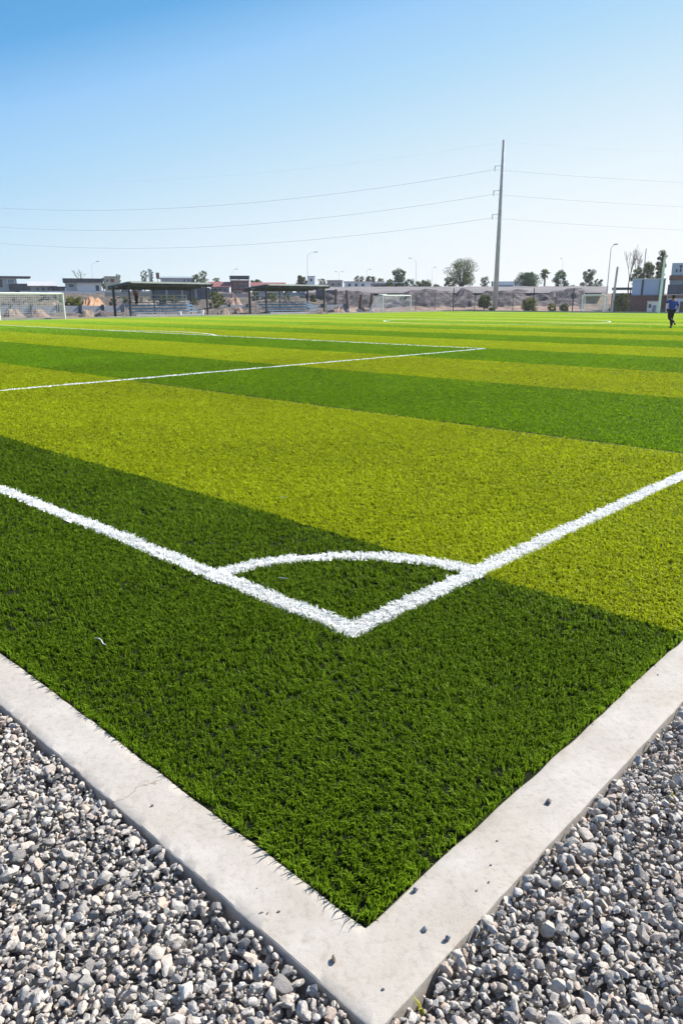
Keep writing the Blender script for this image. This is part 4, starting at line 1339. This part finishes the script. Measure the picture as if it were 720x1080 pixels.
# ------------------------------------------------------------------ buildings, left to right
B = Build('office_block', 'blue grey block with flat overhanging roof at far left edge', 'building', -14, 20, 309, 200, 9)
B.box('wall', M_lgrey, -14, 18, 292.8, 311); B.box('roof', M_dgrey, -15, 32, 291.2, 292.8, 1.2, 11)
B.box('annex', M_dgrey, 10, 31, 299, 311, .3, 8); B.window(8.5, 16.5, 294.5, 299, M_white, M_bglass); B.window(-8, 4, 294.5, 303, M_dgrey, M_glass)
B = Build('low_house', 'pale house with low pitched roof and dark openings behind left goal', 'house', 33, 59, 309, 190, 8)
B.box('wall', M_beige, 34, 58, 301, 311); B.gable('roof', M_lgrey, 33, 59, 296.5, 301.5)
for a in (39, 44.5, 50): B.window(a, a + 3.5, 302.5, 307, M_beige, M_glass)
B = Build('shed', 'low dark shed between pale house and white flat roofed building', 'shed', 54, 70, 309, 185, 5)
B.box('wall', M_slate, 55, 69, 303.5, 311); B.box('roof', M_dgrey, 54, 70, 302.2, 303.5, .4, 6); B.box('door', M_dgrey, 60, 63, 304.5, 310, .05, .1)
B = Build('flat_roof_building', 'white building under a thick dark flat roof left of left stand', 'building', 69, 109, 309, 175, 9)
B.box('wall', M_white, 71, 107, 298, 311); B.box('roof', M_dgrey, 69, 109, 293.7, 297.9, .8, 10.5)
B.box('side_panel', M_lgrey, 71, 82.5, 298.2, 308, .08, .1); B.box('door', M_dgrey, 101, 104.5, 301, 308, .08, .1); B.window(74, 80, 299.5, 303, M_white, M_glass)
B = Build('yellow_house', 'cream yellow upper storey with pinkish window above left stand', 'house', 111, 128, 309, 210, 7)
B.box('wall', M_cream, 112, 127, 292.2, 311); B.box('roof', M_beige, 111.5, 127.5, 291.4, 292.2, .3, 7.6); B.window(117.5, 122, 294, 298, M_pinkw, M_tile); B.window(113.5, 116, 294, 298, M_white, M_glass)
B = Build('warehouse', 'long grey green building behind the left stand roof', 'building', 170, 207, 309, 230, 12)
B.box('wall', M_lgrey, 171, 206, 293, 311); B.gable('roof', M_roofg, 170, 207, 291.0, 293.4)
for a in (194, 198.5, 203): B.window(a, a + 2.4, 293.8, 297.5, M_white, M_glass)
B = Build('water_tower', 'narrow white tower between the two small trees above left stand', 'tower', 157.5, 160.5, 309, 215, 1)
B.box('shaft', M_white, 158.2, 159.9, 286, 311, 0, .6); B.box('tank', M_white, 157.6, 160.5, 283.5, 286, .1, .9)
B = Build('banner_sign', 'dark red banner on a pole above the left stand roof', 'sign', 165.5, 170, 309, 200, .3)
B.box('banner', M_tile, 166, 169.3, 287.5, 294, 0, .12); B.box('pole', M_dsteel, 167.3, 167.9, 294, 311, 0, .15)
B = Build('tiled_house', 'long mauve house with red tiled roof between the stands, left part', 'house', 222, 243, 311, 170, 7, 'red tiled houses')
B.box('wall', M_mauve, 223, 242, 302, 312); B.gable('roof', M_tile, 222, 243, 296.8, 302.4)
for a in (226, 231, 236): B.window(a, a + 3, 303.5, 307.5, M_pinkw, M_glass)
B = Build('tiled_house', 'taller mauve house with dark flat awning between the stands', 'house', 243, 264, 311, 172, 7, 'red tiled houses')
B.box('wall', M_tile, 244, 263, 296.5, 312); B.box('roof', M_pinkw, 243.5, 263.5, 295.4, 296.5, .3, 7.5); B.box('awning', M_dgrey, 243, 263.5, 290.8, 294.2, .5, 5)
for a in (243.5, 252, 262): B.box('awning_post', M_dgrey, a, a + .8, 294.2, 296, .2, .3)
for a in (247, 253, 258): B.window(a, a + 3, 299, 304, M_pinkw, M_glass)
B = Build('low_house', 'pinkish low house directly behind the right stand', 'house', 266, 300, 311, 175, 7)
B.box('wall', M_pinkw, 267, 299, 301, 312); B.gable('roof', M_tile, 266, 300, 297.5, 301.5); B.window(271, 276, 303, 307, M_white, M_glass); B.window(288, 293, 303, 307, M_white, M_glass)
B = Build('white_house', 'small white cube house right of the clipped tree', 'house', 324, 333, 309, 200, 5)
B.box('wall', M_white, 324.5, 332, 291.8, 311); B.box('roof', M_lgrey, 324, 332.5, 291.1, 291.8, .2, 5.4); B.window(327, 329.5, 294, 297, M_lgrey, M_glass)
B = Build('beige_house', 'beige flat house behind the tall brown timber post', 'house', 336, 362, 309, 180, 7)
B.box('wall', M_beige, 345, 361, 296.2, 311); B.box('roof', M_lgrey, 344.5, 361.5, 295.4, 296.2, .3, 7.6); B.box('annex', M_pinkw, 336, 345, 299, 311, .1, 6); B.window(349, 353, 298, 302, M_white, M_glass); B.window(356, 359, 298, 302, M_white, M_glass)
B = Build('white_house', 'wide white flat house over the embankment, left of two', 'house', 362, 392, 306, 200, 7)
B.box('wall', M_white, 363, 391, 297.5, 309); B.box('roof', M_pinkw, 362, 392, 296.7, 297.5, .3, 7.6)
for a in (367, 374, 381): B.window(a, a + 3, 299, 302.5, M_lgrey, M_glass)
B = Build('white_house', 'white flat house with long dark slab painted as veranda shade over the embankment', 'house', 390, 427, 306, 190, 7)
B.box('wall', M_pinkw, 392, 426, 298.8, 309); B.box('roof', M_white, 390, 427, 297.8, 298.8, .9, 8); B.box('veranda', M_glass, 394, 410, 300.3, 303, .06, .1); B.window(415, 420, 299.8, 302.8, M_white, M_glass)  # veranda is a thin dark slab, its shade put into the colour
B = Build('long_wall', 'long grey street wall behind the tall power pole', 'wall', 505, 578, 309, 200, .4)
B.box('wall_body', M_lgrey, 505, 578, 303.8, 312, 0, .4); B.box('coping', M_barrier, 504.5, 578.5, 303.3, 303.8, .05, .5)
for (p0, p1, lab, lead) in ((518, 541.5, 'white trailer parked right of the tall power pole', 0), (542.5, 552, 'white trailer with dark front parked under the round tree', 1)):
    B = Build('cargo_trailer', lab, 'trailer', p0, p1, 306, 185, 2.6, 'trailers parked on the raised road')
    B.box('cargo_body', M_white, p0 + 1, p1, 296.8, 303.6)
    B.box('front_end', M_dgrey, p0 - .2, p0 + 1, 296.5, 304, 0, 2.6)
    if not lead: B.box('side_band', M_bglass, p0 + 2, p1 - 1, 300.8, 302.2, .03, .05)
    for a in ((p0 + 3, p1 - 6, p1 - 3) if not lead else (p0 + 3, p1 - 2)):
        c = Vector((B.X(a), -.05, B.Z(305.2)))
        MB().tube([c, c + Vector((0, .35, 0))], .5, 10).build('wheel', M_dsteel, B.t)
B = Build('mauve_building', 'long low mauve building under the palm', 'building', 571, 612, 314, 165, 7)
B.box('wall', M_mauve, 572, 611, 305.2, 315.5); B.box('roof', M_lgrey, 571, 612, 302.8, 305.1, .6, 8)
for a in (576, 586, 596): B.window(a, a + 4, 307, 311, M_pinkw, M_glass)
B = Build('pink_kiosk', 'small pinkish block with dark window left of the floodlight pole', 'building', 619, 634, 314, 150, 4)
B.box('wall', M_pinkw, 620, 633, 304.8, 316); B.box('roof', M_lgrey, 619, 634, 303.8, 304.8, .3, 4.6); B.window(629, 631.5, 306, 309, M_white, M_glass); B.box('skirt', M_dgrey, 620, 633, 311, 316, .04, .1)
B = Build('dark_canopy', 'dark flat canopy behind the leafy bush', 'canopy', 642, 666, 330, 118, 4)
B.box('roof', M_dgrey, 643, 667, 303.2, 305.6, 0, 4)
for a in (646, 661): B.box('post', M_dsteel, a, a + 1.2, 305.6, 331, 0, .2)
B.box('back_wall', M_slate, 643, 666, 309, 331, -3.5, .2)

# brick building at the right with a pale blue block on it
YB = 108
B = Build('brick_building', 'red brick building with pale blue upper block left of person', 'building', 656, 699, 331, YB, 10)
B.box('wall', M_brick, 656, 699, 311.5, 332.5); B.box('upper_block', M_bluew, 664, 696, 294.5, 311.4, -.5, 8)
B.box('parapet', M_white, 663.5, 696.5, 293.7, 294.5, -.4, 8.3); B.box('downpipe', M_slate, 673, 675.2, 294.6, 311.3, -.45, .12)
B.box('dark_band', M_bglass, 690, 696, 294.8, 311.2, -.46, .08)  # darker blue strip at the right end of the upper block
B = Build('ticket_kiosk', 'small white kiosk with dark door in front of red brick wall', 'kiosk', 680.5, 700, 332, 98, 2.5)
B.box('wall', M_white, 681.5, 692, 318.2, 333); B.box('roof', M_lgrey, 680.8, 692.6, 317.4, 318.2, .2, 2.9); B.box('door', M_bglass, 686.8, 690.3, 322, 332.5, .03, .08); B.window(682.8, 685.6, 320.5, 325, M_lgrey, M_glass)
B = Build('rubbish_skip', 'dark bin box beside the white post in front of the brick wall', 'bin', 695, 700.5, 332, 96, 1.2)
B.box('bin_body', M_dgrey, 695, 700.5, 327, 332.8); B.box('lid', M_dsteel, 694.7, 700.8, 326.3, 326.9, .05, 1.3)

# sign-topped building at the right edge
B = Build('sports_building', 'grey building with large sign on top at the right edge', 'building', 702, 748, 331, 104, 12)
B.box('wall', M_white, 703, 748, 311.5, 333)
B.box('canopy_band', M_pinkw, 702.3, 748, 310.2, 311.4, .8, 12.8)
B.box('lower_band', M_mauve, 703, 748, 311.5, 314.5, .06, .1)
B.box('storey', M_slate, 702.2, 748, 300, 310.1); B.box('glazing', M_bglass, 703.4, 748, 295.2, 299.9, -.05, 11)
B.box('cornice', M_brick, 702.6, 748, 290.2, 295.1, .3, 12)
sg = B.box('sign_panel', M_sign, 704, 748, 277, 290.1, .1, .8)
gl = MB()


def bar(p0, p1, y0, y1):
    x0, x1, z1, z0_ = B.X(p0), B.X(p1), B.Z(y0), B.Z(y1)
    gl.box(((x0 + x1) / 2, -.13, (z0_ + z1) / 2), (x1 - x0, .05, z1 - z0_))


bar(708.2, 709.6, 283.6, 287); bar(711.8, 713.6, 279.4, 282.5); bar(711.9, 713.5, 283.2, 286.4); bar(710.9, 711.7, 280.0, 280.8)
gl.build('lettering', M_navy, sg)
B.box('door', M_glass, 716, 720, 318, 332, .04, .08); B.window(707, 712, 317.5, 322, M_white, M_bglass); B.window(724, 730, 317.5, 322, M_white, M_bglass)

# small clutter on the rising ground behind the stands
for (p0, p1, yt, yb, Y, wm, rm, lab) in [(128, 136, 304, 311, 150, M_pinkw, M_tile, 'small pinkish hut above the left corner of left stand'), (139, 151, 303.5, 311, 148, M_lgrey, M_dgrey, 'grey hut behind the spectator in red'),
                                         (222, 230, 305, 312, 140, M_slate, M_dgrey, 'dark hut above the yellow green bush'), (246, 256, 305.5, 312, 138, M_beige, M_tile, 'small beige hut below the dark awning house'),
                                         (300, 309, 302, 311, 150, M_beige, M_dgrey, 'beige hut above the middle of the right stand'), (312, 322, 303, 311, 146, M_white, M_lgrey, 'white hut above the right part of right stand'),
                                         (2, 16, 307, 313, 150, M_dgrey, M_lgrey, 'dark shed below the blue grey block at far left'), (42, 52, 308, 313, 140, M_beige, M_dgrey, 'low beige shed behind the left goal crossbar'),
                                         (602, 612, 304, 313, 140, M_mauve, M_dgrey, 'mauve hut between dusty bush and narrow goal'), (440, 452, 299.5, 305, 210, M_lgrey, M_white, 'low grey hut behind the low spreading tree')]:
    B = Build('hut', lab, 'hut', p0, p1, yb, Y, 3.5, 'small huts beyond the pitch')
    w_ = p1 - p0
    B.box('wall', wm, p0 + .3, p1 - .3, yt + .8, yb + 1.5); B.box('roof', rm, p0, p1, yt, yt + .8, .3, 4.1)
    B.box('door', M_dgrey, p0 + w_ * .15, p0 + w_ * .35, yt + 2.2, yb, .03, .08); B.window(p0 + w_ * .55, p0 + w_ * .8, yt + 2, yt + 4, M_white, M_glass)
for (p0, p1, yt, yb, Y, m_, lab) in [(112, 160, 308.5, 311.5, 135, M_beige, 'low beige garden wall behind the left half of left stand'), (224, 262, 310, 312.5, 130, M_pinkw, 'low pinkish wall under the red tiled houses'),
                                     (268, 330, 309, 312, 134, M_lgrey, 'long low grey wall behind the right stand')]:
    B = Build('garden_wall', lab, 'wall', p0, p1, yb, Y, .3)
    B.box('wall_body', m_, p0, p1, yt, yb + 1, 0, .3); B.box('coping', M_lgrey, p0 - .2, p1 + .2, yt - .35, yt, .05, .4)

# ------------------------------------------------------------------ trees and bushes
bare_tree(86, 283.5, 309, 190, 17, 'bare spreading tree behind the white flat roofed building')
tree(110, 291, 309, 205, 6, 'mid', 'small green tree left of the cream yellow house', 'round')
tree(125.5, 287, 309, 222, 7, 'blue', 'bluish green tree behind the cream yellow house', 'round')
tree(153.5, 282.5, 309, 212, 9, 'blue', 'round dark tree left of the narrow white tower', 'round')
tree(161, 281.5, 309, 220, 6, 'blue', 'slim dark tree just right of the narrow white tower', 'tall')
tree(207, 287.5, 309, 205, 11, 'grey', 'low olive tree right of the grey green warehouse', 'round')
tree(215, 283, 309, 210, 12, 'grey', 'taller airy olive tree above the right end of left stand', 'round', dens=.7)
tree(229, 291.5, 309, 190, 9, 'grey', 'small dark round tree behind the left mauve house', 'round')
tree(271, 294, 309, 200, 16, 'grey', 'low olive tree behind the roof of the right stand', 'round')
tree(228, 305, 330, 104, 15, 'lime', 'yellow green bush right of the left stand', 'bush', 'bush', 'bush', 1.2, 'bushes around the pitch')
tree(79, 313, 325, 104, 22, 'lime', 'low yellow green bush left of the orange mound', 'bush', 'bush', 'bush', 1.2, 'bushes around the pitch')
for px, yt, Y, w_, lf, lab in [(30, 322, 100, 12, 'grey', 'dry shrub between barriers behind the left goal'), (66, 315, 118, 9, 'grey', 'grey shrub above the right post of left goal'), (134, 312, 112, 10, 'grey', 'dusty shrub behind the left posts of left stand'),
                               (173, 309, 116, 11, 'mid', 'green shrub seen through the left stand'), (184, 310, 118, 9, 'lime', 'yellowish shrub seen through the left stand'), (288, 306, 120, 13, 'lime', 'yellowish shrub seen through the right stand'),
                               (302, 306, 122, 12, 'mid', 'green shrub seen through the right stand'), (234, 309, 112, 9, 'mid', 'green shrub right of the yellow green bush'), (270, 305, 124, 12, 'dark', 'dark shrub at left side of the right stand'),
                               (330, 309, 118, 10, 'dark', 'dark shrub near right end of the right stand'), (120, 314, 112, 10, 'dark', 'dark shrub behind the corner of left stand'), (205, 312, 112, 9, 'grey', 'dusty shrub at right end of the left stand')]:
    tree(px, yt, 327, Y, w_, lf, lab, 'bush', 'shrub', 'shrub', 1.2, 'shrubs on the dirt')
tree(318, 289.5, 309, 190, 18, 'dark', 'dense clipped tree beside the tall street lamp', 'clipped', dens=1.6)
tree(340, 292.5, 309, 195, 11, 'dark', 'low dark tree behind the beige flat house', 'round')
tree(378, 289.8, 306, 215, 13, 'dark', 'low dark round tree behind the wide white house, left one', 'round', dens=1.3)
tree(390, 290, 306, 215, 13, 'dark', 'low dark round tree behind the wide white house, right one', 'round', dens=1.3)
tree(401, 292.5, 306, 205, 8, 'grey', 'small pale tree left of the tallest tree in the middle', 'round')
tree(420.5, 282, 307, 190, 17, 'blue', 'tall dark leaning tree above the veranda house', 'round', dens=1.4)
tree(411, 293, 306, 180, 10, 'mid', 'small green tree at the foot of the tall leaning tree', 'bush')
tree(432, 293.5, 306.5, 180, 17, 'blue', 'dense low tree right of the tall leaning tree', 'bush', dens=1.4)
tree(446, 295, 306.5, 185, 19, 'mid', 'low spreading tree left of the large airy tree', 'bush', dens=1.2)
tree(460, 299.5, 306.5, 190, 14, 'grey', 'lowest scrubby tree beside the large airy tree', 'bush')
tree(486, 271, 306, 165, 37, 'grey', 'largest airy tree left of the tall power pole', 'broad', dens=1.35)
tree(474, 291, 306, 168, 14, 'grey', 'small tree under the left side of the large airy tree', 'bush')
tree(510.5, 290.5, 306, 190, 11, 'grey', 'thin pale tree just left of the tall power pole', 'round', dens=.7)
tree(556, 286, 306, 165, 27, 'blue', 'round topped tree over the white trailers', 'broad', dens=1.4)
tree(589.5, 283, 308, 175, 18, 'blue', 'loose pale green tree right of the palm', 'bush', dens=1.7)
tree(618, 280.5, 311, 155, 17, 'blue', 'tall blue green tree left of the floodlight pole', 'bush', dens=1.7)
tree(629, 292, 311, 160, 12, 'blue', 'lower tree between the tall blue green tree and floodlight pole', 'bush')
tree(600, 301, 309, 185, 22, 'grey', 'low grey green scrub above the mauve building', 'bush')
tree(510, 310, 328.5, 113, 15, 'mid', 'dark leafy bush left of the tall power pole base', 'round', 'bush', 'bush', 1.5, 'bushes around the pitch')
tree(557, 313.5, 329.5, 112, 19, 'lime', 'bright green bush at the foot of the embankment', 'bush', 'bush', 'bush', 1.3, 'bushes around the pitch')
tree(581, 319, 330, 111, 10, 'lime', 'small bright bush right of the other green bush', 'bush', 'bush', 'bush', 1.2, 'bushes around the pitch')
tree(594, 319.5, 330, 110, 13, 'grey', 'low dusty bush left of the narrow goal', 'bush', 'bush', 'bush', 1.2, 'bushes around the pitch')
tree(653, 306.5, 331.5, 97, 18, 'mid', 'leafy bush in front of the red brick building', 'bush', 'bush', 'bush', 1.4, 'bushes around the pitch')
tree(518, 324, 329.5, 112, 8, 'grey', 'tiny dry shrub against the tall power pole base', 'bush', 'bush', 'bush', 1.0, 'bushes around the pitch')
bare_tree(662, 258, 308, 125, 15, 'tall bare tree above the dark canopy', .28)
bare_tree(669, 262, 309, 132, 10, 'slim bare tree behind the blue panelled block', .25)
tree(671, 280, 309, 128, 18, 'grey', 'lower grey green tree over the blue block, left of two', 'round', dens=1.7)
tree(681, 274, 309, 126, 21, 'grey', 'middle grey green tree over the blue block', 'tall', dens=1.7)
tree(693, 259.5, 309, 122, 18, 'grey', 'tallest slender grey green tree left of the sign building', 'tall', dens=1.7)

# palm
base = at(573, 308, 190); h = at(573, 288.5, 190).z - base.z
t = thing('palm_tree', 'small fan palm rising between round tree and pale tree', 'palm tree', base, 0)
MB().tube([(0, 0, -.3), (.05, 0, h * .5), (0, 0, h)], [.28, .22, .2], 7).build('trunk', M_trunk, t)
pm = MB()
for i in range(46):
    a = random.uniform(0, 6.28); e_ = random.uniform(-1.1, 1.2); L_ = random.uniform(1.2, 1.7)
    d = Vector((math.cos(a) * math.cos(e_), math.sin(a) * math.cos(e_), math.sin(e_)))
    q_ = Vector((-math.sin(a), math.cos(a), 0)) * .28
    p0 = Vector((0, 0, h)); m_ = p0 + d * L_ * .6; e2 = p0 + d * L_ + Vector((0, 0, -.35))
    k = len(pm.v); pm.v += [tuple(p0), tuple(m_ + q_), tuple(e2), tuple(m_ - q_)]; pm.f.append((k, k + 1, k + 2, k + 3)); pm.t += [random.random()] * 4
pm.build('crown', LEAF['grey'], t)


# ------------------------------------------------------------------ air
hz_m = bpy.data.materials.new('pale_dust_haze'); hz_m.use_nodes = True
hn = hz_m.node_tree.nodes; hn.remove(hn['Principled BSDF'])
pv = hn.new('ShaderNodeVolumePrincipled'); pv.inputs['Density'].default_value = 0.00030; pv.inputs['Color'].default_value = (0.93, 0.96, 1.0, 1); pv.inputs['Anisotropy'].default_value = 0.2
hz_m.node_tree.links.new(pv.outputs[0], hn['Material Output'].inputs['Volume'])
tag(MB().box((0, 180, 17), (1300, 420, 38)).build('haze', hz_m), 'thin pale dust haze over the plain', 'haze', kind='stuff')
